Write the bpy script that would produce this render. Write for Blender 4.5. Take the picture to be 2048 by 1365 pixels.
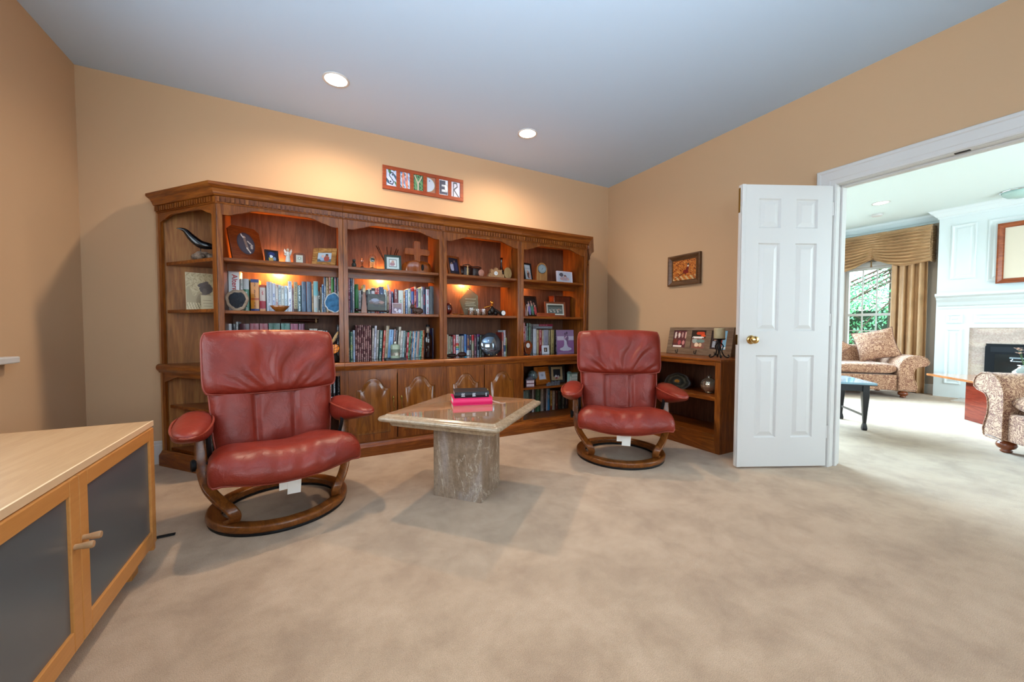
import bpy, bmesh, math, random
from mathutils import Vector, Matrix
from math import sin, cos, pi, radians, sqrt, atan2, hypot
random.seed(7)
for o in list(bpy.data.objects): bpy.data.objects.remove(o)
SC = bpy.context.scene
COL = SC.collection

# ---------------------------------------------------------------- camera, world, lights, exposure
CAM_Z = 0.9944
yaw, pitch, roll = radians(28.042), radians(1.888), radians(0.121)
F = Vector((sin(yaw)*cos(pitch), cos(yaw)*cos(pitch), -sin(pitch)))
R0 = Vector((cos(yaw), -sin(yaw), 0)); U0 = R0.cross(F)
RR = R0*cos(roll) + U0*sin(roll); UU = RR.cross(F)
cam_d = bpy.data.cameras.new('camera'); cam = bpy.data.objects.new('camera', cam_d); COL.objects.link(cam)
cam.matrix_world = Matrix(((RR.x, UU.x, -F.x, 0), (RR.y, UU.y, -F.y, 0), (RR.z, UU.z, -F.z, CAM_Z), (0, 0, 0, 1)))
cam_d.sensor_width = 36; cam_d.lens = 758.2/2048*36; cam_d.clip_start = 0.05; cam_d.clip_end = 200
SC.camera = cam
SC.view_settings.view_transform = 'Standard'; SC.view_settings.look = 'None'
SC.view_settings.gamma = 1; SC.view_settings.use_curve_mapping = False
SC.view_settings.exposure = 0.0

w = bpy.data.worlds.new('sky'); SC.world = w; w.use_nodes = True
bg = w.node_tree.nodes['Background']; bg.inputs[0].default_value = (0.78, 0.92, 1.0, 1); bg.inputs[1].default_value = 7.0

def light(name, kind, loc, energy, color, size=None, size_y=None, target=None, spot=None, blend=0.5, radius=None):
    d = bpy.data.lights.new(name, kind); o = bpy.data.objects.new(name, d); COL.objects.link(o)
    d.energy = energy; d.color = color; o.location = loc
    if kind == 'AREA':
        d.shape = 'RECTANGLE'; d.size = size; d.size_y = size_y or size
    if spot: d.spot_size = radians(spot); d.spot_blend = blend
    if radius is not None: d.shadow_soft_size = radius
    if target is not None:
        o.rotation_euler = (Vector(target)-Vector(loc)).to_track_quat('-Z', 'Y').to_euler()
    return o
DAY = (0.72, 0.87, 1.0)
# daylight coming in through the windows behind and beside the camera (all outside the frame)
light('daylight_front_window', 'AREA', (1.0, -1.72, 1.45), 34, DAY, 2.2, 1.4, target=(1.0, .6, 2.6))
# the photographer's flash, bounced off the ceiling from behind the camera
light('bounce_flash', 'SPOT', (0.30, -0.35, 1.60), 375, (0.84, 0.93, 1.0), spot=120, blend=1.0, radius=0.08, target=(0.6, 0.4, 2.74))
light('daylight_left_window', 'AREA', (-1.30, 0.9, 1.45), 22, DAY, 1.3, 1.2, target=(2, 1.4, 1.9))
# daylight of the adjoining room, from its windows on the right and on the far wall
light('daylight_patio_window', 'AREA', (6.0, -1.70, 1.75), 50, (0.70, 0.92, 1.0), 3.6, 1.4, target=(6.6, 1.2, 0.0))
light('daylight_side_windows', 'AREA', (5.9, 4.58, 2.0), 270, (0.50, 0.77, 1.0), 3.6, 0.9, target=(5.6, 1.6, 0.0)).data.spread = radians(80)
light('daylight_bay_window', 'AREA', (8.38, 3.95, 1.3), 40, (0.70, 0.92, 1.0), 0.7, 1.5, target=(4.6, 2.0, 0.0))
CANS = [(0.185, 2.985), (1.741, 2.982), (0.185, 0.75), (1.741, 0.75)]
for (cx, cy), en in zip(CANS, (112, 112, 10, 6)):
    light('downlight_beam', 'SPOT', (cx, cy, 2.715), en, (1.0, 0.79, 0.58), spot=165, blend=0.9, radius=0.05, target=(cx, cy, 0))
light('downlight_beam_far', 'SPOT', (6.98, 2.28, 2.70), 40, (1.0, 0.85, 0.68), spot=150, blend=0.8, radius=0.05, target=(6.98, 2.28, 0))

# ---------------------------------------------------------------- naming helpers
def thing(name, label, cat, loc=(0, 0, 0), rz=0.0, group=None, rx=0.0, ry=0.0):
    o = bpy.data.objects.new(name, None); COL.objects.link(o); o.empty_display_size = 0.05
    o.location = loc; o.rotation_euler = (rx, ry, rz); o['label'] = label; o['category'] = cat
    if group: o['group'] = group
    return o
def tag(o, label, cat, group=None):
    o['label'] = label; o['category'] = cat
    if group: o['group'] = group
    return o
def structure(o): o['kind'] = 'structure'; return o

# ---------------------------------------------------------------- mesh builder
class MB:
    def __init__(s): s.v = []; s.f = []
    def add(s, vs, fs):
        n = len(s.v); s.v += [tuple(v) for v in vs]; s.f += [tuple(i+n for i in f) for f in fs]; return s
    def box(s, x0, y0, z0, x1, y1, z1):
        vs = [(x0,y0,z0),(x1,y0,z0),(x1,y1,z0),(x0,y1,z0),(x0,y0,z1),(x1,y0,z1),(x1,y1,z1),(x0,y1,z1)]
        return s.add(vs, [(0,3,2,1),(4,5,6,7),(0,1,5,4),(1,2,6,5),(2,3,7,6),(3,0,4,7)])
    def prism(s, poly, a, b, axis='z'):
        n = len(poly)
        def P(p, t):
            return (p[0], p[1], t) if axis == 'z' else ((p[0], t, p[1]) if axis == 'y' else (t, p[0], p[1]))
        vs = [P(p, a) for p in poly] + [P(p, b) for p in poly]
        fs = [tuple(range(n))[::-1], tuple(range(n, 2*n))] + [(i, (i+1) % n, n+(i+1) % n, n+i) for i in range(n)]
        return s.add(vs, fs)
    def lathe(s, prof, n=24, c=(0, 0, 0), sx=1.0, sy=1.0, caps=True):
        vs = []; fs = []; m = len(prof)
        for i in range(n):
            a = 2*pi*i/n
            for r, z in prof: vs.append((c[0]+r*cos(a)*sx, c[1]+r*sin(a)*sy, c[2]+z))
        for i in range(n):
            j = (i+1) % n
            for k in range(m-1): fs.append((i*m+k, j*m+k, j*m+k+1, i*m+k+1))
        if caps and prof[0][0] > 1e-6: fs.append(tuple(i*m for i in range(n))[::-1])
        if caps and prof[-1][0] > 1e-6: fs.append(tuple(i*m+m-1 for i in range(n)))
        return s.add(vs, fs)
    def tube(s, pts, r, n=8, closed=False, caps=True, flat=None):
        pts = [Vector(p) for p in pts]; m = len(pts); vs = []; fs = []
        up = Vector((0, 0, 1)); prev = None
        for i in range(m):
            if closed: t = pts[(i+1) % m]-pts[i-1]
            else: t = pts[min(i+1, m-1)]-pts[max(i-1, 0)]
            t.normalize()
            if prev is None:
                a = t.cross(up) if abs(t.dot(up)) < 0.95 else t.cross(Vector((1, 0, 0)))
            else: a = prev - t*prev.dot(t)
            a.normalize(); prev = a; b = t.cross(a)
            rr = r[i] if isinstance(r, (list, tuple)) else r
            for k in range(n):
                an = 2*pi*k/n; vs.append(pts[i]+a*rr*cos(an)+b*rr*sin(an)*(flat or 1))
        for i in range(m if closed else m-1):
            j = (i+1) % m
            for k in range(n): fs.append((i*n+k, i*n+(k+1) % n, j*n+(k+1) % n, j*n+k))
        if not closed and caps: fs += [tuple(range(n))[::-1], tuple(range((m-1)*n, m*n))]
        return s.add(vs, fs)
    def sweep(s, pts, sec, side, closed=False):
        """sec: (a,b) offsets, a along `side`, b along the normal to path and side"""
        pts = [Vector(p) for p in pts]; m = len(pts); n = len(sec); vs = []; fs = []
        for i in range(m):
            t = (pts[(i+1) % m]-pts[i-1]) if closed else (pts[min(i+1, m-1)]-pts[max(i-1, 0)])
            t.normalize(); sd = Vector(side(i) if callable(side) else side); sd = (sd-t*sd.dot(t)).normalized(); b = t.cross(sd)
            for p in sec: vs.append(pts[i]+sd*p[0]+b*p[1])
        for i in range(m if closed else m-1):
            j = (i+1) % m
            for k in range(n): fs.append((i*n+k, i*n+(k+1) % n, j*n+(k+1) % n, j*n+k))
        if not closed: fs += [tuple(range(n))[::-1], tuple(range((m-1)*n, m*n))]
        return s.add(vs, fs)
    def grid(s, fn, nu, nv, cu=False, cv=False):
        vs = [fn(i/(nu if cu else nu-1), j/(nv if cv else nv-1)) for i in range(nu) for j in range(nv)]
        fs = []
        for i in range(nu if cu else nu-1):
            for j in range(nv if cv else nv-1):
                a, b = (i+1) % nu, (j+1) % nv
                fs.append((i*nv+j, a*nv+j, a*nv+b, i*nv+b))
        return s.add(vs, fs)
    def sphere(s, c, r, n=16, m=10, sx=1, sy=1, sz=1):
        prof = [(r*sin(pi*k/m), -r*cos(pi*k/m)*sz) for k in range(m+1)]
        prof[0] = (0.00001, prof[0][1]); prof[-1] = (0.00001, prof[-1][1])
        return s.lathe(prof, n, c, sx, sy)
    def build(s, name, mat=None, parent=None, smooth=False, bevel=0, loc=None, rot=None, angle=None, seg=2, stuff=False):
        me = bpy.data.meshes.new(name); me.from_pydata(s.v, [], s.f); me.update()
        bm = bmesh.new(); bm.from_mesh(me); bmesh.ops.recalc_face_normals(bm, faces=bm.faces); bm.to_mesh(me); bm.free()
        o = bpy.data.objects.new(name, me); COL.objects.link(o)
        if mat: me.materials.append(mat)
        if parent: o.parent = parent
        if loc is not None: o.location = loc
        if rot is not None: o.rotation_euler = rot
        if smooth:
            me.polygons.foreach_set('use_smooth', [True]*len(me.polygons))
            if angle:
                for e in me.edges: pass
                me.set_sharp_from_angle(angle=radians(angle))
        if bevel:
            b = o.modifiers.new('bevel', 'BEVEL'); b.width = bevel; b.segments = seg; b.limit_method = 'ANGLE'; b.angle_limit = radians(40)
        if stuff: o['kind'] = 'stuff'
        return o
def box(name, x0, y0, z0, x1, y1, z1, mat, parent=None, bevel=0.0, **k):
    return MB().box(x0, y0, z0, x1, y1, z1).build(name, mat, parent, bevel=bevel, **k)
def copy_tree(o, parent=None):
    c = o.copy(); COL.objects.link(c); c.parent = parent
    for ch in [x for x in o.children]: copy_tree(ch, c)
    return c
def rrect(a, b, r, n=4):
    out = []
    for cx, cy, s0 in ((a-r, b-r, 0), (-a+r, b-r, 90), (-a+r, -b+r, 180), (a-r, -b+r, 270)):
        for k in range(n+1):
            t = radians(s0+90*k/n); out.append((cx+r*cos(t), cy+r*sin(t)))
    return out
def catmull(P, n=8):
    P = [Vector(p) for p in P]; out = []
    for i in range(len(P)-1):
        p0, p1, p2, p3 = P[max(i-1, 0)], P[i], P[i+1], P[min(i+2, len(P)-1)]
        for k in range(n):
            t = k/n
            out.append(0.5*((2*p1)+(p2-p0)*t+(2*p0-5*p1+4*p2-p3)*t*t+(3*p1-p0-3*p2+p3)*t**3))
    out.append(P[-1]); return out

# ---------------------------------------------------------------- materials
def lin(h):
    if isinstance(h, str):
        h = [int(h[i:i+2], 16)/255 for i in (0, 2, 4)]
        h = [c/12.92 if c <= 0.04045 else ((c+0.055)/1.055)**2.4 for c in h]
    return (h[0], h[1], h[2], 1)
_M = {}
def newmat(name):
    m = bpy.data.materials.new(name); m.use_nodes = True
    nt = m.node_tree; return m, nt, nt.nodes['Principled BSDF']
def N(nt, kind, **k):
    n = nt.nodes.new(kind)
    for a, b in k.items(): setattr(n, a, b)
    return n
def mapping(nt, scale, coord='Object', rot=(0, 0, 0)):
    tc = N(nt, 'ShaderNodeTexCoord'); mp = N(nt, 'ShaderNodeMapping'); nt.links.new(tc.outputs[coord], mp.inputs[0])
    mp.inputs['Scale'].default_value = scale; mp.inputs['Rotation'].default_value = rot; return mp.outputs[0]
def noise(nt, vec, scale, detail=4, rough=0.5, dist=0.0):
    n = N(nt, 'ShaderNodeTexNoise'); nt.links.new(vec, n.inputs['Vector'])
    n.inputs['Scale'].default_value = scale; n.inputs['Detail'].default_value = detail
    n.inputs['Roughness'].default_value = rough; n.inputs['Distortion'].default_value = dist; return n.outputs['Fac']
def ramp(nt, fac, stops):
    r = N(nt, 'ShaderNodeValToRGB'); nt.links.new(fac, r.inputs[0]); cr = r.color_ramp
    while len(cr.elements) < len(stops): cr.elements.new(0.5)
    for e, (p, c) in zip(cr.elements, stops): e.position = p; e.color = lin(c)
    return r.outputs[0]
def bump(nt, fac, bs, strength=0.2, dist=0.01):
    b = N(nt, 'ShaderNodeBump'); nt.links.new(fac, b.inputs['Height']); b.inputs['Strength'].default_value = strength
    b.inputs['Distance'].default_value = dist; nt.links.new(b.outputs[0], bs.inputs['Normal'])
def mat(name, col, rough=0.5, metal=0.0, var=0.0, vscale=8, bumps=0.0, bscale=200, coat=0.0, trans=0.0, ior=1.45, emit=None, estr=0.0, spec=None, alpha=None):
    if name in _M: return _M[name]
    m, nt, bs = newmat(name); c = lin(col)
    bs.inputs['Base Color'].default_value = c; bs.inputs['Roughness'].default_value = rough; bs.inputs['Metallic'].default_value = metal
    bs.inputs['Coat Weight'].default_value = coat; bs.inputs['Transmission Weight'].default_value = trans; bs.inputs['IOR'].default_value = ior
    bs.inputs['Coat Roughness'].default_value = 0.1
    if spec is not None: bs.inputs['Specular IOR Level'].default_value = spec
    if var:
        fac = noise(nt, mapping(nt, (1, 1, 1)), vscale, 4)
        lo = [x*(1-var) for x in c[:3]]; hi = [min(1, x*(1+var)) for x in c[:3]]
        nt.links.new(ramp(nt, fac, [(0.3, lo), (0.7, hi)]), bs.inputs['Base Color'])
    if bumps: bump(nt, noise(nt, mapping(nt, (1, 1, 1)), bscale, 3), bs, bumps, 0.002)
    if emit: bs.inputs['Emission Color'].default_value = lin(emit); bs.inputs['Emission Strength'].default_value = estr
    _M[name] = m; return m
def wood(name, dark, mid, light_, axis='z', scale=1.0, rough=0.35, coat=0.3, contrast=1.0):
    if name in _M: return _M[name]
    m, nt, bs = newmat(name)
    st = {'x': (0.09, 1, 1), 'y': (1, 0.09, 1), 'z': (1, 1, 0.09)}[axis]
    mp = mapping(nt, tuple(s*scale for s in st))
    n1 = noise(nt, mp, 14, 3, 0.55, 1.4)          # cathedral figure
    wv = N(nt, 'ShaderNodeMath', operation='MULTIPLY'); nt.links.new(n1, wv.inputs[0]); wv.inputs[1].default_value = 22
    sn = N(nt, 'ShaderNodeMath', operation='SINE'); nt.links.new(wv.outputs[0], sn.inputs[0])
    ma = N(nt, 'ShaderNodeMath', operation='MULTIPLY_ADD'); nt.links.new(sn.outputs[0], ma.inputs[0]); ma.inputs[1].default_value = 0.10*contrast; ma.inputs[2].default_value = 0.5
    fine = noise(nt, mp, 160, 2, 0.6)
    mx = N(nt, 'ShaderNodeMath', operation='MULTIPLY_ADD'); nt.links.new(fine, mx.inputs[0]); mx.inputs[1].default_value = 0.40*contrast; nt.links.new(ma.outputs[0], mx.inputs[2])
    sb = N(nt, 'ShaderNodeMath', operation='SUBTRACT'); nt.links.new(mx.outputs[0], sb.inputs[0]); sb.inputs[1].default_value = 0.20*contrast
    nt.links.new(ramp(nt, sb.outputs[0], [(0.18, dark), (0.5, mid), (0.85, light_)]), bs.inputs['Base Color'])
    bs.inputs['Roughness'].default_value = rough; bs.inputs['Coat Weight'].default_value = coat*.6; bs.inputs['Coat Roughness'].default_value = 0.15; bs.inputs['Specular IOR Level'].default_value = 0.3
    bump(nt, fine, bs, 0.08, 0.001)
    _M[name] = m; return m
def leather(name, col, col2):
    m, nt, bs = newmat(name)
    mp = mapping(nt, (1, 1, 1)); big = noise(nt, mp, 5, 4, 0.6)
    nt.links.new(ramp(nt, big, [(0.3, col2), (0.7, col)]), bs.inputs['Base Color'])
    bs.inputs['Roughness'].default_value = 0.40; bs.inputs['Specular IOR Level'].default_value = 0.36
    v = N(nt, 'ShaderNodeTexVoronoi'); nt.links.new(mp, v.inputs['Vector']); v.inputs['Scale'].default_value = 320
    fo = noise(nt, mp, 9, 5, 0.6, 0.9)
    b1 = N(nt, 'ShaderNodeBump'); nt.links.new(fo, b1.inputs['Height']); b1.inputs['Strength'].default_value = 0.30; b1.inputs['Distance'].default_value = 0.02
    b2 = N(nt, 'ShaderNodeBump'); nt.links.new(v.outputs['Distance'], b2.inputs['Height']); b2.inputs['Strength'].default_value = 0.12; b2.inputs['Distance'].default_value = 0.001
    nt.links.new(b1.outputs[0], b2.inputs['Normal']); nt.links.new(b2.outputs[0], bs.inputs['Normal'])
    return m
def carpet():
    m, nt, bs = newmat('beige_carpet'); mp = mapping(nt, (1, 1, 1))
    a = noise(nt, mp, 4.2, 8, 0.66, 0.2); b = noise(nt, mp, 420, 2, 0.5)
    big = ramp(nt, a, [(0.34, 'b4967a'), (0.5, 'c4a688'), (0.66, 'd0b294')])
    mix = N(nt, 'ShaderNodeMixRGB', blend_type='MULTIPLY'); mix.inputs[0].default_value = 0.8
    nt.links.new(big, mix.inputs[1]); nt.links.new(ramp(nt, b, [(0.25, 'a8a8a8'), (0.7, 'ffffff')]), mix.inputs[2])
    nt.links.new(mix.outputs[0], bs.inputs['Base Color']); bs.inputs['Roughness'].default_value = 1.0
    bs.inputs['Specular IOR Level'].default_value = 0.1; bs.inputs['Sheen Weight'].default_value = 0.25
    b1 = N(nt, 'ShaderNodeBump'); nt.links.new(a, b1.inputs['Height']); b1.inputs['Strength'].default_value = 0.15; b1.inputs['Distance'].default_value = 0.03
    b2 = N(nt, 'ShaderNodeBump'); nt.links.new(b, b2.inputs['Height']); b2.inputs['Strength'].default_value = 0.6; b2.inputs['Distance'].default_value = 0.004
    nt.links.new(b1.outputs[0], b2.inputs['Normal']); nt.links.new(b2.outputs[0], bs.inputs['Normal'])
    return m
def stone(name, c1, c2, c3, rough, scale=6, stretch=(1, 1, 0.35), vein=None):
    m, nt, bs = newmat(name); mp = mapping(nt, stretch)
    a = noise(nt, mp, scale, 8, 0.68, 1.0); sp = noise(nt, mapping(nt, (1, 1, 1)), 60, 4, 0.7)
    c = ramp(nt, a, [(0.3, c1), (0.5, c2), (0.72, c3)])
    mix = N(nt, 'ShaderNodeMixRGB', blend_type='OVERLAY'); mix.inputs[0].default_value = 0.55; nt.links.new(c, mix.inputs[1])
    nt.links.new(ramp(nt, sp, [(0.3, '505050'), (0.7, 'b0b0b0')]), mix.inputs[2]); outc = mix.outputs[0]
    if vein:
        vn = noise(nt, mp, scale*0.5, 6, 0.6, 2.2)
        mx = N(nt, 'ShaderNodeMixRGB'); nt.links.new(ramp(nt, vn, [(0.494, (0, 0, 0)), (0.5, (.8, .8, .8)), (0.506, (0, 0, 0))]), mx.inputs[0])
        nt.links.new(outc, mx.inputs[1]); mx.inputs[2].default_value = lin(vein); outc = mx.outputs[0]
    nt.links.new(outc, bs.inputs['Base Color']); bs.inputs['Roughness'].default_value = rough
    return m
def spine_mat(base, text):
    """cloth/paper spine with broken light marks running down its middle (object space: x across, z up)"""
    key = 'book_%s_%s' % (base, text)
    if key in _M: return _M[key]
    m, nt, bs = newmat(key)
    tc = N(nt, 'ShaderNodeTexCoord'); sx = N(nt, 'ShaderNodeSeparateXYZ'); nt.links.new(tc.outputs['Object'], sx.inputs[0])
    ab = N(nt, 'ShaderNodeMath', operation='ABSOLUTE'); nt.links.new(sx.outputs[0], ab.inputs[0])
    lt = N(nt, 'ShaderNodeMath', operation='LESS_THAN'); nt.links.new(ab.outputs[0], lt.inputs[0]); lt.inputs[1].default_value = 0.0048
    oi = N(nt, 'ShaderNodeObjectInfo'); rs_ = N(nt, 'ShaderNodeMath', operation='MULTIPLY'); nt.links.new(oi.outputs['Random'], rs_.inputs[0]); rs_.inputs[1].default_value = 90
    def shifted(v):
        ad = N(nt, 'ShaderNodeVectorMath', operation='ADD'); nt.links.new(v, ad.inputs[0]); nt.links.new(rs_.outputs[0], ad.inputs[1]); return ad.outputs[0]
    n1 = noise(nt, shifted(mapping(nt, (260, 40, 260))), 1.0, 0, 0.5)
    n2 = noise(nt, shifted(mapping(nt, (3, 3, 22))), 1.0, 0, 0.5)
    g1 = N(nt, 'ShaderNodeMath', operation='GREATER_THAN'); nt.links.new(n1, g1.inputs[0]); g1.inputs[1].default_value = 0.47
    g2 = N(nt, 'ShaderNodeMath', operation='GREATER_THAN'); nt.links.new(n2, g2.inputs[0]); g2.inputs[1].default_value = 0.47
    m1 = N(nt, 'ShaderNodeMath', operation='MULTIPLY'); nt.links.new(g1.outputs[0], m1.inputs[0]); nt.links.new(g2.outputs[0], m1.inputs[1])
    m2 = N(nt, 'ShaderNodeMath', operation='MULTIPLY'); nt.links.new(m1.outputs[0], m2.inputs[0]); nt.links.new(lt.outputs[0], m2.inputs[1])
    mx = N(nt, 'ShaderNodeMixRGB'); nt.links.new(m2.outputs[0], mx.inputs[0]); mx.inputs[1].default_value = lin(base); mx.inputs[2].default_value = lin(text)
    nt.links.new(mx.outputs[0], bs.inputs['Base Color']); bs.inputs['Roughness'].default_value = 0.38
    bs.inputs['Coat Weight'].default_value = 0.25; bs.inputs['Coat Roughness'].default_value = 0.25
    _M[key] = m; return m
def attr_mat(name, rough=0.4):
    if name in _M: return _M[name]
    m, nt, bs = newmat(name); a = N(nt, 'ShaderNodeVertexColor'); a.layer_name = 'Print'
    nt.links.new(a.outputs[0], bs.inputs['Base Color']); bs.inputs['Roughness'].default_value = rough
    _M[name] = m; return m
def paisley():
    m, nt, bs = newmat('paisley_chenille'); mp = mapping(nt, (1, 1, 1))
    wv = N(nt, 'ShaderNodeTexVoronoi', feature='DISTANCE_TO_EDGE')
    ns = N(nt, 'ShaderNodeTexNoise'); nt.links.new(mp, ns.inputs['Vector']); ns.inputs['Scale'].default_value = 9; ns.inputs['Detail'].default_value = 3
    ad = N(nt, 'ShaderNodeMixRGB', blend_type='ADD'); ad.inputs[0].default_value = 0.35; nt.links.new(mp, ad.inputs[1]); nt.links.new(ns.outputs['Color'], ad.inputs[2])
    nt.links.new(ad.outputs[0], wv.inputs['Vector']); wv.inputs['Scale'].default_value = 11
    mul = N(nt, 'ShaderNodeMath', operation='MULTIPLY'); nt.links.new(wv.outputs['Distance'], mul.inputs[0]); mul.inputs[1].default_value = 26
    sn = N(nt, 'ShaderNodeMath', operation='SINE'); nt.links.new(mul.outputs[0], sn.inputs[0])
    nt.links.new(ramp(nt, sn.outputs[0], [(0.0, 'bd9476'), (0.45, 'b08464'), (0.75, '74483a')]), bs.inputs['Base Color'])
    bs.inputs['Roughness'].default_value = 0.95; bs.inputs['Sheen Weight'].default_value = 0.15
    return m

WALL = mat('tan_wall_paint', 'c3a07c', 0.85, bumps=0.08, bscale=260)
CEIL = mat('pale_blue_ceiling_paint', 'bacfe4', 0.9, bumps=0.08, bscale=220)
FARCEIL = mat('white_ceiling_paint', 'd4e0dc', 0.9, bumps=0.08, bscale=220)
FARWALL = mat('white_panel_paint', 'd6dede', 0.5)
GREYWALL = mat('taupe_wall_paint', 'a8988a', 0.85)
TRIM = mat('white_trim_paint', 'cbc8c4', 0.38)
CARPET = carpet()
OAK = wood('oak_vertical', '421a06', '7c4012', 'a46424', 'z')
OAKX = wood('oak_horizontal', '481c06', '804212', 'a86624', 'x')
OAKY = wood('oak_front_to_back', '481c06', '804212', 'a86624', 'y')
OAKD = wood('oak_back_panel', '341c12', '6a4430', '865c42', 'z', 1.0, 0.5, 0.0, .85)
OAKEND = wood('oak_end_panel', '542e10', '966030', 'b88448', 'z', 0.55, 0.5, 0.0, .95)
MAPLE = wood('maple_frame', 'a96c30', 'c08244', 'cf9657', 'y', 0.8, 0.4, 0.15, 0.5)
MAPLETOP = wood('maple_top', '9c7450', 'ae8760', 'bd9872', 'y', 0.8, 0.42, 0.15, 0.7)
WALNUT = wood('walnut_bentwood', '46240c', '744018', '945a26', 'y', 1.0, 0.32, 0.15)
LEATHER = leather('red_brown_leather', '862c1d', '6e2015')
LEATHER2 = leather('red_brown_leather_piping', '94402f', '803224')
TRAV = stone('travertine_base', '7c6248', 'a48c76', 'b8acaa', 0.35, 4.5, (1, 1, 0.3), 'cfc4b4')
TRAVTOP = stone('travertine_top', 'a07848', 'b48c68', 'bca48c', 0.07, 7, (1, 0.4, 1))
TRAVEDGE = stone('travertine_edge', 'a48a6c', 'b49c80', 'bca890', 0.2, 9, (1, 1, 1))
BRASS = mat('polished_brass', 'c8a468', 0.16, 1.0)
ABRASS = mat('antique_brass', '8a7238', 0.3, 1.0)
CHROME = mat('chrome', 'd8dce0', 0.08, 1.0)
BLACK = mat('black_plastic', '101114', 0.5, spec=0.3)
BLACKW = mat('black_lacquered_wood', '17171b', 0.3, coat=0.3)
IRON = mat('dark_iron', '1c1a1a', 0.5, 0.6)
WHITE = mat('white_paper', 'e8e6e0', 0.7)
PAGES = mat('book_pages', 'd8ccb4', 0.9, var=0.1, vscale=300)
GLASS = mat('clear_glass', 'ffffff', 0.02, trans=1.0, ior=1.45)
PRINT = attr_mat('printed_picture')
PAISLEY = paisley()
GOLDCLOTH = mat('gold_satin_drapery', 'b08a62', 0.5, var=0.12, vscale=5)
BLACKGLASS = mat('dark_fire_glass', '181614', 0.12)

# ---------------------------------------------------------------- pictures (flat prints, as vertex colours on a grid)
def picture(name, w, h, shapes, bgc, parent, loc=(0, 0, 0), rot=(0, 0, 0), nu=32, nv=26, mat_=None, clip=None):
    """grid in local xz plane facing -y, lower-left at (-w/2, 0); shapes: list of (test(u,v)->bool, hex)"""
    vs = []; fs = []; cols = []
    for j in range(nv+1):
        for i in range(nu+1): vs.append((-w/2+w*i/nu, 0, h*j/nv))
    for j in range(nv):
        for i in range(nu):
            u, v = (i+.5)/nu, (j+.5)/nv
            if clip and not clip(u, v): continue
            c = bgc(u, v) if callable(bgc) else bgc
            for t, hx in shapes:
                if t(u, v): c = hx
            a = j*(nu+1)+i; fs.append((a, a+1, a+nu+2, a+nu+1)); cols.append(lin(c))
    me = bpy.data.meshes.new(name); me.from_pydata(vs, [], fs); me.update()
    ca = me.color_attributes.new('Print', 'FLOAT_COLOR', 'CORNER')
    k = 0
    for p, c in zip(me.polygons, cols):
        for li in p.loop_indices: ca.data[li].color = c
    me.materials.append(mat_ or PRINT)
    o = bpy.data.objects.new(name, me); COL.objects.link(o); o.parent = parent; o.location = loc; o.rotation_euler = rot
    return o
def ell(cx, cy, rx, ry): return lambda u, v: ((u-cx)/rx)**2+((v-cy)/ry)**2 < 1
def rec(x0, y0, x1, y1): return lambda u, v: x0 < u < x1 and y0 < v < y1
def seg(x0, y0, x1, y1, r):
    def t(u, v):
        dx, dy = x1-x0, y1-y0; L = dx*dx+dy*dy; k = max(0, min(1, ((u-x0)*dx+(v-y0)*dy)/L))
        return hypot(u-x0-k*dx, v-y0-k*dy) < r
    return t
def tri(a, b, c):
    def s(p, q, r): return (p[0]-r[0])*(q[1]-r[1])-(q[0]-r[0])*(p[1]-r[1])
    return lambda u, v: (s((u, v), a, b) < 0) == (s((u, v), b, c) < 0) == (s((u, v), c, a) < 0)
def mottle(cols, sc=9, seed=0):
    rnd = random.Random(seed); ph = [rnd.uniform(0, 6.28) for _ in range(6)]
    def f(u, v):
        t = sin(u*sc+ph[0]+2*sin(v*sc*.7+ph[1]))+sin(v*sc*1.3+ph[2]+sin(u*sc*.9+ph[3]))+0.8*sin((u+v)*sc*2.3+ph[4])
        return cols[int(max(0, min(len(cols)-1, (t/5.6+.5)*len(cols))))]
    return f
def text_mesh(name, s, size, mat_, parent, loc, rot, extrude=0.0005, bold=0.0, align='CENTER'):
    cu = bpy.data.curves.new(name, 'FONT'); cu.body = s; cu.size = size; cu.extrude = extrude; cu.offset = bold
    cu.align_x = align; cu.align_y = 'CENTER'; cu.resolution_u = 3
    tmp = bpy.data.objects.new('tmp_text', cu); COL.objects.link(tmp)
    dg = bpy.context.evaluated_depsgraph_get(); me = bpy.data.meshes.new_from_object(tmp.evaluated_get(dg)); me.name = name
    bpy.data.objects.remove(tmp); bpy.data.curves.remove(cu)
    me.materials.clear(); me.materials.append(mat_)
    o = bpy.data.objects.new(name, me); COL.objects.link(o); o.parent = parent; o.location = loc; o.rotation_euler = rot
    return o
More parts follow.
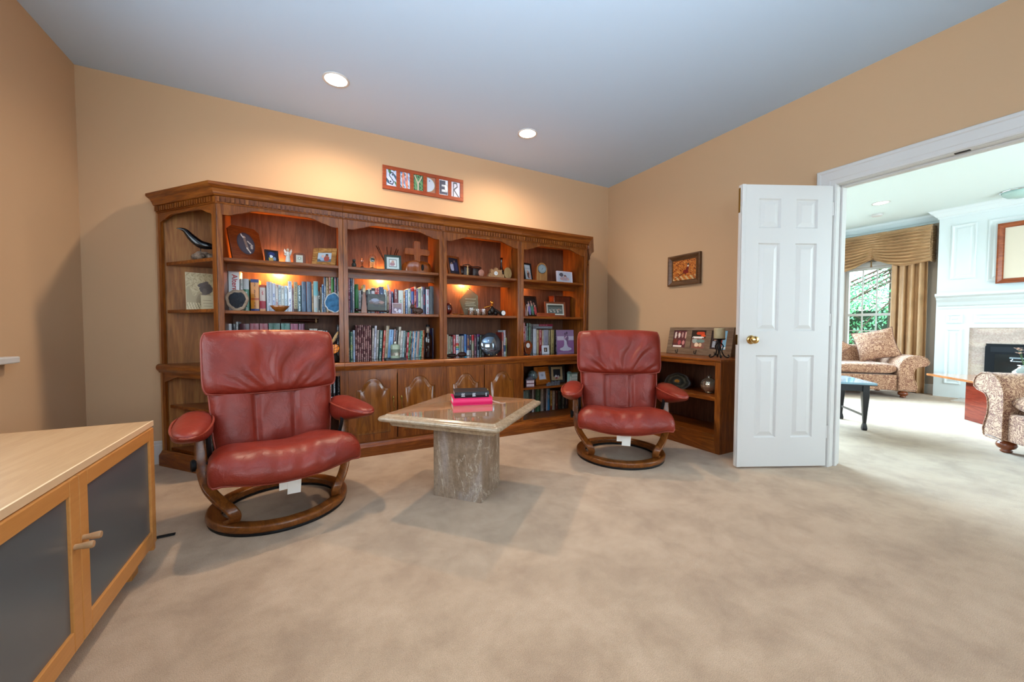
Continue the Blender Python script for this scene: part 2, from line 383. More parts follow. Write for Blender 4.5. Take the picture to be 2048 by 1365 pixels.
# books: key -> (spine plane y, shelf top z, depth, [(left x, width, height, cover, lettering, look, tilt)])
BOOKS = {
'b1m':(3.33,1.113,0.15,[
(-0.5400,0.0234,0.288,'8d86a0','5a5470','lavender-grey thin',0),
(-0.5070,0.0634,0.292,'dfe6ea','b3202e','very wide white with red lettering',0),
(-0.4400,0.0174,0.235,'9aa3a0','dddddd','thin grey',0),
(-0.4200,0.0334,0.236,'1d6b4c','c9d2cf','green with silver top',0),
(-0.3770,0.0504,0.236,'d98a2b','7a3a12','wide orange with navy bands',0),
(-0.3230,0.0364,0.199,'cbb9b0','b0283a','beige and crimson',0),
(-0.2800,0.0344,0.223,'b9bec9','6d7692','silver',0),
(-0.2440,0.0204,0.214,'c9d0de','3c55a0','white with blue lettering',0),
(-0.2220,0.0144,0.207,'d4cfc9','9a2f3a','narrow off-white',0),
(-0.2060,0.0174,0.205,'c7d2d8','6b7f8a','pale blue-grey',0),
(-0.1870,0.0184,0.198,'d9ddd8','8a8f8c','ivory',0),
(-0.1660,0.0194,0.200,'c4d8e6','8093a4','pale blue',0),
(-0.1430,0.0254,0.235,'e9edf2','5d6fae','tall white',0),
(-0.1140,0.0064,0.183,'b99aa4','7c5560','thin dusty-pink',0),
(-0.1050,0.0234,0.233,'b3a982','4f3b20','olive-beige with brown foot',0),
(-0.0810,0.0264,0.208,'24505c','cfe3e8','dark teal patterned',0),
(-0.0520,0.0294,0.237,'3c5a78','22384f','left twin slate-blue',0),
(-0.0180,0.0314,0.239,'3f5d7b','22384f','right twin slate-blue',0),
(0.0170,0.0084,0.225,'c8a478','8d6a42','thin tan',0),
(0.0280,0.0304,0.245,'b5b3ac','5fb0b8','grey with teal top',0),
(0.0600,0.0134,0.169,'23211f','d8d4c4','short black with white dots',0),
(0.0760,0.0084,0.201,'b9a88f','7d6f5a','thin beige',0),
(0.0870,0.0114,0.225,'2b5f96','bcd2e8','thin bright-blue',0),
(0.1010,0.0144,0.284,'4a5b70','9fb0c2','tall slate',0),
(0.1170,0.0184,0.278,'b99c74','6d5330','tall tan',0),
(0.1380,0.0124,0.291,'b24a4c','e2c7bd','tall faded-red',0),
(0.1530,0.0174,0.296,'3f8f3a','cfe6c0','tall grass-green',0),
(0.1740,0.0194,0.293,'26415f','d98a8a','tall dark blue with pink mark',0),
(0.1950,0.0184,0.295,'1d2226','d8dde0','tall black and white',0),
]),
'b2m':(3.33,1.113,0.15,[
(0.2690,0.0094,0.291,'c99aa6','8d5a66','thin rose',0),
(0.2800,0.0094,0.288,'7a1c3a','d0a0b0','thin wine-red',0),
(0.2910,0.0164,0.289,'1f3f5c','8fb0c8','tall navy',0),
(0.3090,0.0124,0.290,'d7dbe4','9aa0b0','tall thin white',0),
(0.3270,0.0254,0.239,'2f8a4a','174a2a','leaf-green',0),
(0.3540,0.0184,0.191,'dfe6ea','8a8f94','white with tiny red dot',0),
(0.3750,0.0114,0.204,'2b2b2f','c8c8cc','narrow black',0),
(0.3890,0.0184,0.238,'d9d2b6','8d8668','cream tape-like',0),
(0.4120,0.0134,0.198,'1f2230','8a90a0','short black',0),
(0.4280,0.0154,0.207,'dfe9e6','2a8a70','white with teal letters',0),
(0.4450,0.0074,0.200,'14213a','7080a0','very thin navy',0),
(0.4540,0.0254,0.217,'dfe3ea','3a4f9a','white with blue cap',0),
(0.4820,0.0174,0.214,'c73a3c','f0d0c8','bright-red',0),
(0.5010,0.0144,0.219,'b8262e','f0c0c0','scarlet',0),
(0.5170,0.0344,0.229,'24457c','b8c8e0','wide royal-blue',0),
(0.5540,0.0204,0.209,'d0dcd8','8aa098','pale mint',0),
(0.5780,0.0144,0.198,'cdb99a','8a3a3a','tan',0),
(0.5940,0.0174,0.207,'d88a9a','f2e6ea','pink',0),
(0.6150,0.0134,0.195,'1f3a6c','c8d4ea','small navy',0),
(0.6350,0.0324,0.214,'7a1c28','e8e8ea','dark red with white label',0),
(0.6720,0.0394,0.207,'dde5de','2c7a48','white with green lettering',0),
(0.7150,0.0134,0.200,'d98a50','f0d8b8','thin orange',0),
(0.7320,0.0174,0.214,'3a78c0','e0ecf8','sky-blue',0),
(0.7510,0.0264,0.224,'d6dcda','6a9a80','white',0),
(0.7810,0.0224,0.230,'4468b0','d84038','blue with red top',0),
(0.8070,0.0184,0.244,'c83c34','f0d8d0','tall red',0),
(0.8270,0.0134,0.227,'6a4a8c','d8c8e8','purple',0),
(0.8420,0.0234,0.233,'b8ccb4','2f5a48','pale green patterned',0),
(0.8680,0.0134,0.247,'d8d8dc','30343c','thin white with black',0),
(0.8830,0.0244,0.246,'1f3058','b03040','dark blue with red',0),
(0.9110,0.0294,0.228,'d8e2ee','c83a6a','white with pink letters',0),
(0.9460,0.0654,0.257,'1f2c3a','5a6a78','wide black binder-like',0),
]),
'b2c':(3.34,0.736,0.15,[
(0.2680,0.0154,0.245,'20231f','a8a890','thin black',0),
(0.2860,0.0214,0.229,'1b5240','b8c8a0','dark green fishing',0),
(0.3090,0.0144,0.241,'b3c4dc','8090a8','pale blue',0),
(0.3260,0.0134,0.282,'571a22','d8a8a0','maroon series #0',0),
(0.3410,0.0144,0.282,'571a22','d8a8a0','maroon series #1',0),
(0.3570,0.0134,0.283,'571a22','d8a8a0','maroon series #2',0),
(0.3720,0.0144,0.283,'571a22','d8a8a0','maroon series #3',0),
(0.3880,0.0144,0.283,'571a22','d8a8a0','maroon series #4',0),
(0.4030,0.0144,0.283,'571a22','d8a8a0','maroon series #5',0),
(0.4190,0.0144,0.283,'571a22','d8a8a0','maroon series #6',0),
(0.4350,0.0144,0.283,'571a22','d8a8a0','maroon series #7',0),
(0.4520,0.0134,0.258,'d6cbc4','8a7a72','cream',2),
(0.4680,0.0154,0.279,'dcdce8','8a8ca8','white',2.5),
(0.4860,0.0164,0.241,'a8a49c','e8e8e8','grey paperback',3),
(0.5080,0.0234,0.241,'1f6058','e0e8dc','teal-green with white title',3),
(0.5360,0.0154,0.241,'c83a28','f0b0a0','thin orange-red',4),
(0.5540,0.0234,0.279,'b8a68a','6a5c40','tall tan',4),
(0.5800,0.0364,0.246,'88b4e0','2a5a9c','light-blue',4),
(0.6210,0.0124,0.250,'7a4a50','d8b8b8','thin mauve',4),
(0.6360,0.0164,0.241,'202226','8a8a90','thin black',4),
(0.6600,0.0174,0.271,'cfc6b8','7a6a58','tall pale',4),
(0.6800,0.0174,0.237,'d8d4d0','8a8480','off-white',4),
(0.7010,0.0154,0.237,'b8ccd0','4a7a80','pale teal',4),
(0.7190,0.0124,0.228,'1f2022','7a8a80','thin charcoal',4),
(0.7340,0.0164,0.224,'c02838','f0d0d4','crimson with white lettering',4),
(0.7520,0.0124,0.233,'3a8a58','a8d8b8','thin green',4),
(0.7670,0.0114,0.233,'4a3028','c8a890','thin brown',4),
(0.7810,0.0114,0.233,'3a78a8','b8d8e8','thin blue',4),
(0.7940,0.0094,0.233,'d08a70','f0d0c0','thin salmon',4),
(0.8050,0.0124,0.232,'2878a8','b0d4e8','azure',4),
(0.8200,0.0234,0.232,'a8a296','c85a60','grey floral',4),
(0.8450,0.0104,0.237,'38808a','b8dce0','thin teal',4),
(0.8570,0.0114,0.237,'2f8a5a','a8e0c0','thin emerald',4),
(0.8710,0.0234,0.241,'d8682a','f0c098','bright-orange',2),
(0.9720,0.0184,0.259,'1c2450','d0dcf0','navy and white',0),
]),
'b3c':(3.36,0.736,0.14,[
(1.1040,0.0214,0.200,'bcc8b0','b05a50','pale green illustrated',0),
(1.1300,0.0194,0.186,'b8b49c','8a4a48','sage',0),
(1.1520,0.0154,0.181,'6a6a60','c8c4b8','thin grey',0),
(1.1710,0.0244,0.195,'b82838','f0c8cc','cherry-red',0),
(1.1980,0.0274,0.199,'dfe2ea','c83a3a','white with rainbow bands',0),
(1.2280,0.0194,0.185,'8a8a80','c8c8b8','grey',0),
(1.2510,0.0254,0.189,'a09a90','58508a','mottled floral',0),
(1.2790,0.0244,0.203,'3868b0','2aa0c8','blue',0),
(1.3070,0.0244,0.198,'4a2848','d8a040','plum with white foot label',0),
(1.3340,0.0194,0.194,'221820','e8e4e8','black with white lettering',0),
(1.3560,0.0234,0.198,'9a9c84','c82838','sage with red cap',0),
(1.3840,0.0214,0.198,'581c38','c88aa0','maroon',0),
(1.4080,0.0304,0.203,'1c2a40','c0d0e0','dark navy with purple top',0),
(1.4420,0.0184,0.193,'1a2420','98b8a0','thin black-green',0),
(1.4630,0.0304,0.198,'241f22','908888','black',0),
(1.6770,0.0184,0.221,'a84038','e8c8b8','thin brick-red',0),
(1.6980,0.0224,0.241,'c8d0da','b04a58','tall white',0),
(1.7230,0.0104,0.166,'a8b838','e0e8a0','short lime',0),
]),
'b4c':(3.33,0.736,0.16,[
(1.9020,0.0244,0.317,'b02430','f0e0e0','red with white lettering',0),
(1.9300,0.0134,0.282,'8a8490','c8c4d0','thin grey',0),
(1.9460,0.0254,0.312,'123c2c','6a8a78','dark bottle-green',0),
(1.9730,0.0144,0.312,'2c6a44','98c8a8','thin green',0),
(1.9900,0.0234,0.302,'121414','606468','black',0),
(2.0210,0.0424,0.256,'c4ccd8','e4ecf0','silver-white',0),
(2.0670,0.0244,0.246,'b8a070','784028','tan',0),
(2.0940,0.0324,0.246,'a82028','e8d0d0','ruby-red',0),
(2.1300,0.0164,0.241,'cdbfa0','8a7c60','thin cream',0),
(2.1490,0.0594,0.246,'9c9cac','5c5c78','wide lilac-grey',0),
(2.2140,0.0244,0.241,'8a7a5a','40301c','brown patterned',0),
(2.2420,0.0374,0.246,'b8a468','6a5424','gold',0),
(2.2820,0.0454,0.246,'2c1a16','d8d0c8','dark brown with white curls',0),
]),
'b4l':(3.36,0.121,0.15,[
(1.9210,0.0214,0.230,'6a8a90','b8c8c8','thin teal-grey',0),
(1.9450,0.0494,0.237,'587470','a8b8b0','sea-green',0),
(1.9990,0.0284,0.239,'16171a','50545a','black',0),
(2.0320,0.0204,0.237,'bfc0c8','707880','thin white',0),
(2.0560,0.0144,0.235,'241c1c','584c4c','thin dark',0),
(2.0740,0.0584,0.243,'28583c','88a890','wide green',0),
(2.1370,0.0374,0.239,'98948c','c8c4bc','warm grey',0),
(2.1780,0.0254,0.231,'201010','704848','dark maroon',0),
(2.2060,0.0144,0.235,'b8bcc8','8088a0','thin pale',0),
(2.2230,0.0304,0.233,'2878b0','b0d8f0','bright blue',0),
(2.2570,0.0244,0.209,'a87828','e0c078','amber',0),
(2.2840,0.0334,0.207,'a8a090','6a6458','stone-coloured',0),
(2.3220,0.0314,0.204,'481810','a86850','dark red-brown',0),
(2.3580,0.0484,0.195,'12201a','48605a','black-green',0),
(2.4110,0.0354,0.175,'2a2c28','7a7c70','charcoal',0),
(2.4510,0.0364,0.150,'1c1a1c','806c70','short black',0),
]),
'b1c':(3.33,0.736,0.16,[
(-0.5190,0.0254,0.288,'c8cdd2','7a828a','white slim',0),
(-0.4890,0.0164,0.288,'3a3f45','8a9096','grey slim',0),
(-0.4690,0.0114,0.303,'d4dade','8a9298','tall thin white',0),
(-0.4450,0.0544,0.289,'4a1626','7a3a4a','dark wine binder',0),
(-0.3860,0.0544,0.291,'8a1c34','b04a60','crimson binder, left one of two',0),
(-0.3260,0.0504,0.291,'8c2038','b04a60','crimson binder, right one of two',0),
(-0.2700,0.0714,0.294,'14564a','3a7a6c','wide green binder',0),
(-0.1910,0.0564,0.294,'1f6a60','4a8a80','narrower green binder',0),
(-0.1300,0.0494,0.291,'8a2a58','b05a80','magenta binder',0),
(-0.0750,0.0364,0.291,'6a2450','985078','narrow plum binder',0),
(-0.0040,0.0544,0.253,'b8b8b0','6a6a64','short pale stack end',0),
(0.0580,0.0304,0.242,'c8c4b8','707070','cream',0),
(0.0930,0.0274,0.238,'b8c8cc','304858','pale teal',0),
(0.1920,0.0104,0.285,'1c1f24','9aa4b0','tall thin black',0),
(0.2040,0.0104,0.278,'30343a','d8dce0','tall thin charcoal with white dashes',0),
]),
'b1l':(3.2,0.425,0.2,[
(0.0210,0.0394,0.218,'2c3038','808890','dark grey',0),
(0.0640,0.0374,0.220,'181c20','707880','black',0),
(0.1050,0.0144,0.211,'8a9aa0','d0d8dc','pale grey',0),
(0.1210,0.0244,0.206,'16181d','d8dce0','black binder with white label, left one',0),
(0.1470,0.0234,0.204,'17191e','d8dce0','black binder with white label, right one',0),
(0.1740,0.0314,0.222,'0e1114','a8acb0','wide black',0),
]),
}
# ================================================================= THE ROOM
XL, XR, YB, H = -1.357, 3.289, 3.637, 2.74
YF = -1.80                                    # wall behind the camera
X2 = XR+0.14                                  # far face of the partition
XF = 8.45                                     # window wall of the adjoining room
YN = 4.70                                     # its left-hand wall
DY0, DY1, DZ = 0.01, 1.31, 2.012              # doorway
structure(MB().box(XL-.12, YF-.12, -.08, XF+.12, YN+.12, 0).build('floor', CARPET))
structure(MB().box(XL-.12, YF-.12, H, XR+.07, YN+.12, H+.1).build('ceiling', CEIL))
structure(MB().box(XR+.0701, YF-.12, H, XF+.12, YN+.12, H+.1).build('ceiling', FARCEIL))
structure(MB().box(XL-.12, YB, 0, X2, YB+.12, H).build('wall_back', WALL))
# left wall with its window opening (the window itself is just outside the photograph)
WL0, WL1, WZ0, WZ1 = 0.25, 2.74, 0.86, 2.15
structure(MB().box(XL-.12, YF, 0, XL, WL0, H).box(XL-.12, WL1, 0, XL, YB, H).box(XL-.12, WL0, 0, XL, WL1, WZ0).box(XL-.12, WL0, WZ1, XL, WL1, H).build('wall_left', WALL))
FW0, FW1 = -0.2, 2.2
structure(MB().box(XL-.12, YF-.12, 0, FW0, YF, H).box(FW1, YF-.12, 0, X2, YF, H).box(FW0, YF-.12, 0, FW1, YF, .7).box(FW0, YF-.12, 2.2, FW1, YF, H).build('wall_front', WALL))
# partition: tan towards the study, white towards the adjoining room
def part_wall(x0, x1, m, name):
    return structure(MB().box(x0, YF, 0, x1, DY0-.02, H).box(x0, DY1+.02, 0, x1, YB, H).box(x0, DY0-.02, DZ+.02, x1, DY1+.02, H).build(name, m))
part_wall(XR, XR+.07, WALL, 'wall_right')
part_wall(XR+.07, X2, FARWALL, 'wall_adjoining_near')
structure(MB().box(X2-.07, YB, 0, X2, YN, H).build('wall_adjoining_near', FARWALL))
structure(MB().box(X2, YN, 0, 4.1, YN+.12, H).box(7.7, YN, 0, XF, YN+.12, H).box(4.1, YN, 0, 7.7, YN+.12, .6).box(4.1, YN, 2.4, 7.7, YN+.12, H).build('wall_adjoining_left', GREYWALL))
structure(MB().box(X2, YF-.12, 0, 4.2, YF, H).box(7.8, YF-.12, 0, XF, YF, H).box(4.2, YF-.12, 2.4, 7.8, YF, H).box(4.2, YF-.12, 0, 7.8, YF, .12).build('wall_adjoining_right', FARWALL))
AW0, AW1, AZ0, AZ1 = 2.37, 3.21, 0.42, 2.06
BW0, BW1 = 3.62, 4.30
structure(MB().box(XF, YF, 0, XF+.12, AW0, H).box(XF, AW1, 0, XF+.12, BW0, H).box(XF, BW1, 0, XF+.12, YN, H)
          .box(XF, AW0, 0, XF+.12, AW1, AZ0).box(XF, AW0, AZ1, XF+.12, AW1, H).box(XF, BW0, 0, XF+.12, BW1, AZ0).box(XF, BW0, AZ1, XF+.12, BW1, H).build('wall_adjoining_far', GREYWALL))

# ---- windows: sash, muntins and panes
def sash_window(name, loc, rz, w, z0, z1, cols, rows, rail):
    root = bpy.data.objects.new(name, None); COL.objects.link(root); root.location = loc; root.rotation_euler = (0, 0, rz); structure(root)
    f = .045
    MB().box(-w/2, -.02, z0, -w/2+f, .05, z1).box(w/2-f, -.02, z0, w/2, .05, z1).box(-w/2+f, -.02, z0, w/2-f, .05, z0+f).box(-w/2+f, -.02, z1-f, w/2-f, .05, z1).build('sash_frame', TRIM, root, bevel=.003)
    MB().box(-w/2+f, -.018, rail-.022, w/2-f, .03, rail+.022).build('meeting_rail', TRIM, root, bevel=.002)
    ix0, ix1 = -w/2+f, w/2-f
    for a, b in ((z0+f, rail-.022), (rail+.022, z1-f)):
        for i in range(1, cols):
            x = ix0+(ix1-ix0)*i/cols; box('muntin', x-.009, -.004, a, x+.009, .012, b, TRIM, root)
        for j in range(1, rows):
            z = a+(b-a)*j/rows
            for i in range(cols):
                xa, xb = ix0+(ix1-ix0)*i/cols+.009, ix0+(ix1-ix0)*(i+1)/cols-.009
                box('muntin', xa, -.004, z-.008, xb, .012, z+.008, TRIM, root)
        for i in range(cols):
            for j in range(rows):
                xa, xb = ix0+(ix1-ix0)*i/cols+.009, ix0+(ix1-ix0)*(i+1)/cols-.009
                za, zb = a+(b-a)*j/rows+.008, a+(b-a)*(j+1)/rows-.008
                box('pane', xa, .002, za, xb, .005, zb, GLASS, root)
    return root
sash_window('window_1', (XF+.05, (AW0+AW1)/2, 0), -pi/2, AW1-AW0, AZ0, AZ1, 4, 3, 1.245)
sash_window('window_2', (XF+.05, (BW0+BW1)/2, 0), -pi/2, BW1-BW0, AZ0, AZ1, 3, 3, 1.245)
sash_window('window_3', (XL-.06, (WL0+WL1)/2, 0), pi/2, WL1-WL0, WZ0, WZ1, 6, 2, 1.5)
sash_window('window_5', (5.9, YN+.05, 0), 0, 3.6, .6, 2.4, 6, 2, 1.5)
sash_window('window_4', ((FW0+FW1)/2, YF-.06, 0), pi, FW1-FW0, .7, 2.2, 4, 2, 1.45)
MB().box(AW0-.075, -.02, AZ0-.1, AW0, 0, AZ1+.08).box(AW1, -.02, AZ0-.1, AW1+.075, 0, AZ1+.08).box(AW0-.075, -.02, AZ1, AW1+.075, 0, AZ1+.08)
m_ = MB()
m_.box(XF-.02, AW0-.075, AZ0-.1, XF, AW0, AZ1+.08).box(XF-.02, AW1, AZ0-.1, XF, AW1+.075, AZ1+.08).box(XF-.02, AW0, AZ1, XF, AW1, AZ1+.08).box(XF-.05, AW0-.09, AZ0-.03, XF, AW1+.09, AZ0)
structure(m_.build('trim_1', TRIM, bevel=.004))
# window stool and casing on the left wall; only the end of the stool reaches into the photograph
structure(MB().box(XL, WL0-.17, WZ0-.045, XL+.055, 2.875, WZ0-.012).build('trim_2', TRIM, bevel=.006))
structure(MB().box(XL, WL1, WZ0-.01, XL+.018, 2.80, WZ1+.09).box(XL, WL0-.09, WZ0-.01, XL+.018, WL0, WZ1+.09).box(XL, WL0, WZ1, XL+.018, WL1, WZ1+.09).build('trim_3', TRIM, bevel=.004))

# ---- baseboards with a stepped cap
def baseboard(name, p, q, nrm, m=TRIM, h=.15):
    sec = [(0, 0), (.015, 0), (.015, h-.03), (.011, h-.024), (.011, h-.01), (.006, h), (0, h)]
    P, Q, n = Vector(p), Vector(q), Vector(nrm); vs = []
    for E in (P, Q): vs += [(E.x+n.x*a, E.y+n.y*a, b) for a, b in sec]
    k = len(sec); fs = [tuple(range(k)), tuple(range(k, 2*k))]+[(i, (i+1) % k, k+(i+1) % k, k+i) for i in range(k)]
    return structure(MB().add(vs, fs).build(name, m))
baseboard('baseboard_back', (XL+.015, YB), (XR-.015, YB), (0, -1), h=.168)
baseboard('baseboard_left', (XL, YF), (XL, YB), (1, 0), h=.168)
baseboard('baseboard_right', (XR, 1.428), (XR, YB), (-1, 0), h=.168)
baseboard('baseboard_adjoining', (XF, 2.03), (XF, YN), (-1, 0))

# ---- doorway: jamb lining, stops and moulded casing
jm = MB().box(XR-.002, DY1, 0, X2+.002, DY1+.02, DZ+.02).box(XR-.002, DY0-.02, 0, X2+.002, DY0, DZ+.02).box(XR-.002, DY0, DZ, X2+.002, DY1, DZ+.02)
jm.box(XR+.055, DY1-.012, 0, XR+.09, DY1, DZ-.012).box(XR+.055, DY0, 0, XR+.09, DY0+.012, DZ-.012).box(XR+.055, DY0, DZ-.012, XR+.09, DY1, DZ)
structure(jm.build('trim_4', TRIM, bevel=.002))
def casing(x, s, name):
    """profiled casing on face x; s = outward direction"""
    prof = [(0, 0), (0, .012), (.008, .015), (.03, .015), (.034, .018), (.085, .021), (.092, .026), (.108, .026), (.113, .02), (.113, 0)]
    path = [(DY1+.003, 0, 1, 0), (DY1+.003, DZ+.003, 1, 1), (DY0-.003, DZ+.003, -1, 1), (DY0-.003, 0, -1, 0)]
    vs = []; k = len(prof)
    for y, z, oy, oz in path:
        for a, t in prof: vs.append((x+s*t, y+oy*a, z+oz*a))
    fs = []
    for i in range(3):
        for j in range(k): fs.append((i*k+j, i*k+(j+1) % k, (i+1)*k+(j+1) % k, (i+1)*k+j))
    fs += [tuple(range(k)), tuple(range(3*k, 4*k))]
    return structure(MB().add(vs, fs).build(name, TRIM))
casing(XR, -1, 'trim_5'); casing(X2, 1, 'trim_6')
structure(box('trim_7', XR+.012, .705, DZ-.003, XR+.035, .765, DZ+.001, IRON))     # strike plate in the head jamb

# ---- open six-panel door leaf
def six_panel_door(hx, hy, ang, W, HT):
    root = bpy.data.objects.new('door_1', None); COL.objects.link(root); structure(root)
    root.location = (hx, hy, .014); root.rotation_euler = (0, 0, ang)
    T = .035
    cols = [(.165*W, .405*W), (.575*W, .815*W)]; rows = [(.105*HT, .400*HT), (.487*HT, .797*HT), (.850*HT, .952*HT)]
    xs = [0, cols[0][0], cols[0][1], cols[1][0], cols[1][1], W]
    m = MB().box(0, -T, 0, xs[1], 0, HT).box(xs[2], -T, 0, xs[3], 0, HT).box(xs[4], -T, 0, W, 0, HT)
    zs = [0]+[z for r in rows for z in r]+[HT]
    for c in cols:
        for k in range(0, len(zs), 2): m.box(c[0], -T, zs[k], c[1], 0, zs[k+1])
    m.build('stiles_and_rails', TRIM, root)
    for c in cols:
        for r in rows:
            p = MB()
            for s in (0, 1):
                def Y(d): return -d if s == 0 else -T+d
                a = [(c[0], r[0]), (c[1], r[0]), (c[1], r[1]), (c[0], r[1])]
                def ins(k, d): return [(c[0]+k, Y(d), r[0]+k), (c[1]-k, Y(d), r[0]+k), (c[1]-k, Y(d), r[1]-k), (c[0]+k, Y(d), r[1]-k)]
                L = [ins(0, 0.001), ins(.008, .009), ins(.016, .009), ins(.042, .002)]
                vs = [v for l in L for v in l]; fs = []
                for q in range(3):
                    for i in range(4): fs.append((q*4+i, q*4+(i+1) % 4, q*4+4+(i+1) % 4, q*4+4+i))
                fs.append((12, 13, 14, 15)); p.add(vs, fs)
            p.build('panel', TRIM, root)
    # astragal moulding on the meeting edge
    MB().box(W, -T+.004, 0, W+.008, -.004, HT).box(W-.022, 0, 0, W+.006, .008, HT).build('astragal', TRIM, root, bevel=.003)
    k = MB().lathe([(.0001, 0), (.031, 0), (.031, .004), (.024, .008), (.012, .010), (.011, .020), (.018, .025), (.026, .034), (.0275, .042), (.024, .051), (.012, .057), (.0001, .058)], 28)
    k.build('door_knob', BRASS, root, smooth=True, angle=40, loc=(W-.082, 0, .905), rot=(-pi/2, 0, 0))
    box('latch_plate', W+.008, -.028, .87, W+.011, -.008, .94, ABRASS, root)
    box('flush_bolt', W+.008, -.027, HT-.19, W+.0105, -.009, HT-.02, ABRASS, root)
    for z in (.2, 1.0, 1.78):
        MB().lathe([(.006, 0), (.006, .09)], 10, (-.004, -.004, z)).build('hinge', TRIM, root, smooth=True, angle=40)
    return root
six_panel_door(3.252, 1.318, atan2(.285, -.595), .652, 1.985)

# ---- recessed downlights
LAMP = mat('lamp_lens', 'ffffff', 0.5, emit='fff1dc', estr=9.0)
def downlight(x, y, r, label):
    t = thing('recessed_light', label, 'ceiling light', (x, y, H))
    MB().lathe([(r, 0), (r*1.18, 0), (r*1.2, -.003), (r*1.12, -.008), (r*1.0, -.006)], 40, caps=False).build('trim_ring', TRIM, t, smooth=True)
    MB().lathe([(.0001, -.004), (r*.6, -.0045), (r*.99, -.003)], 40, caps=False).build('lens', LAMP, t, smooth=True)
    return t
downlight(CANS[0][0], CANS[0][1], .074, 'lit recessed ceiling light left of the other, above the bookcase bay with the burl plaque')
downlight(CANS[1][0], CANS[1][1], .074, 'lit recessed ceiling light farther right, above the fourth bookcase bay')
downlight(CANS[2][0], CANS[2][1], .074, 'recessed ceiling light outside the picture, over the maple cabinet side'); downlight(CANS[3][0], CANS[3][1], .074, 'recessed ceiling light outside the picture, over the doorway side')
downlight(6.98, 2.28, .08, 'lit recessed ceiling light of the adjoining room, before the draped window')
# ================================================================= BOOKCASE WALL
FY, BY = 3.11, 3.60            # face plane and back
BX = [-.53, .226, .998, 1.75, 2.53]
Z_TOP, Z_S1, Z_S2, Z_C, Z_L, Z_D = 1.93, 1.463, 1.112, .735, .424, .12
PT = .026                      # thickness of side panels / stiles
PANEL_Y = 3.50                 # front of the back panel
def valance(x0, x1, ztop, zlow, zhigh, y0, y1):
    """arched board between x0 and x1: shoulders low, ogee up to a flat centre"""
    w = x1-x0; pts = []
    n = 40
    for i in range(n+1):
        u = i/n; e = min(u, 1-u)
        if e < .04: z = zlow
        elif e < .11: k = (e-.04)/.07; z = zlow+(zhigh-zlow)*.30*(1-cos(k*pi/2))
        elif e < .14: z = zlow+(zhigh-zlow)*.36
        elif e < .30: k = (e-.14)/.16; z = zlow+(zhigh-zlow)*(.36+.64*sin(k*pi/2))
        else: z = zhigh
        pts.append((x0+w*u, z))
    poly = pts+[(x1, ztop), (x0, ztop)]
    m = MB(); n = len(poly)
    vs = [(p[0], y0, p[1]) for p in poly]+[(p[0], y1, p[1]) for p in poly]; fs = []
    k = len(pts)
    top = [(p[0], ztop) for p in pts]
    vs = [(p[0], y, p[1]) for y in (y0, y1) for p in pts]+[(p[0], y, p[1]) for y in (y0, y1) for p in top]
    for i in range(k-1):
        fs += [(i, i+1, 2*k+i+1, 2*k+i), (k+i, k+i+1, 3*k+i+1, 3*k+i), (i, i+1, k+i+1, k+i), (2*k+i, 2*k+i+1, 3*k+i+1, 3*k+i)]
    fs += [(0, k, 3*k, 2*k), (k-1, 2*k-1, 4*k-1, 3*k-1)]
    return MB().add(vs, fs)
CROWN = [(0, 0), (.006, .0), (.004, .008), (.004, .046), (.016, .05), (.022, .058), (.026, .07), (.036, .088), (.052, .098), (.060, .104), (.060, .122), (0, .122)]
def moulding(prof, x0, x1, y, z, m0=0.0, m1=0.0):
    """profile (out, up) run along x on the face y; m0/m1 = how much the ends grow per unit of projection (mitres)"""
    k = len(prof); vs = [(x0-m0*a, y-a, z+b) for a, b in prof]+[(x1+m1*a, y-a, z+b) for a, b in prof]
    fs = [tuple(range(k)), tuple(range(k, 2*k))]+[(i, (i+1) % k, k+(i+1) % k, k+i) for i in range(k)]
    return MB().add(vs, fs)
def dentils(x0, x1, y, z0, z1, parent):
    m = MB(); p = .026; n = int((x1-x0)/p); off = (x1-x0-n*p)/2
    for i in range(n): m.box(x0+off+i*p+.006, y-.016, z0, x0+off+i*p+p-.004, y-.0035, z1)
    return m.build('dentil_row', OAK, parent, stuff=True)
LIP = [(0, 0), (.012, 0), (.014, .01), (.02, .016), (.027, .026), (.029, .038), (.027, .05), (.02, .058), (.012, .062), (0, .062)]
PLINTH = [(0, 0), (.026, 0), (.026, .072), (.022, .08), (.012, .092), (.006, .104), (0, .108)]
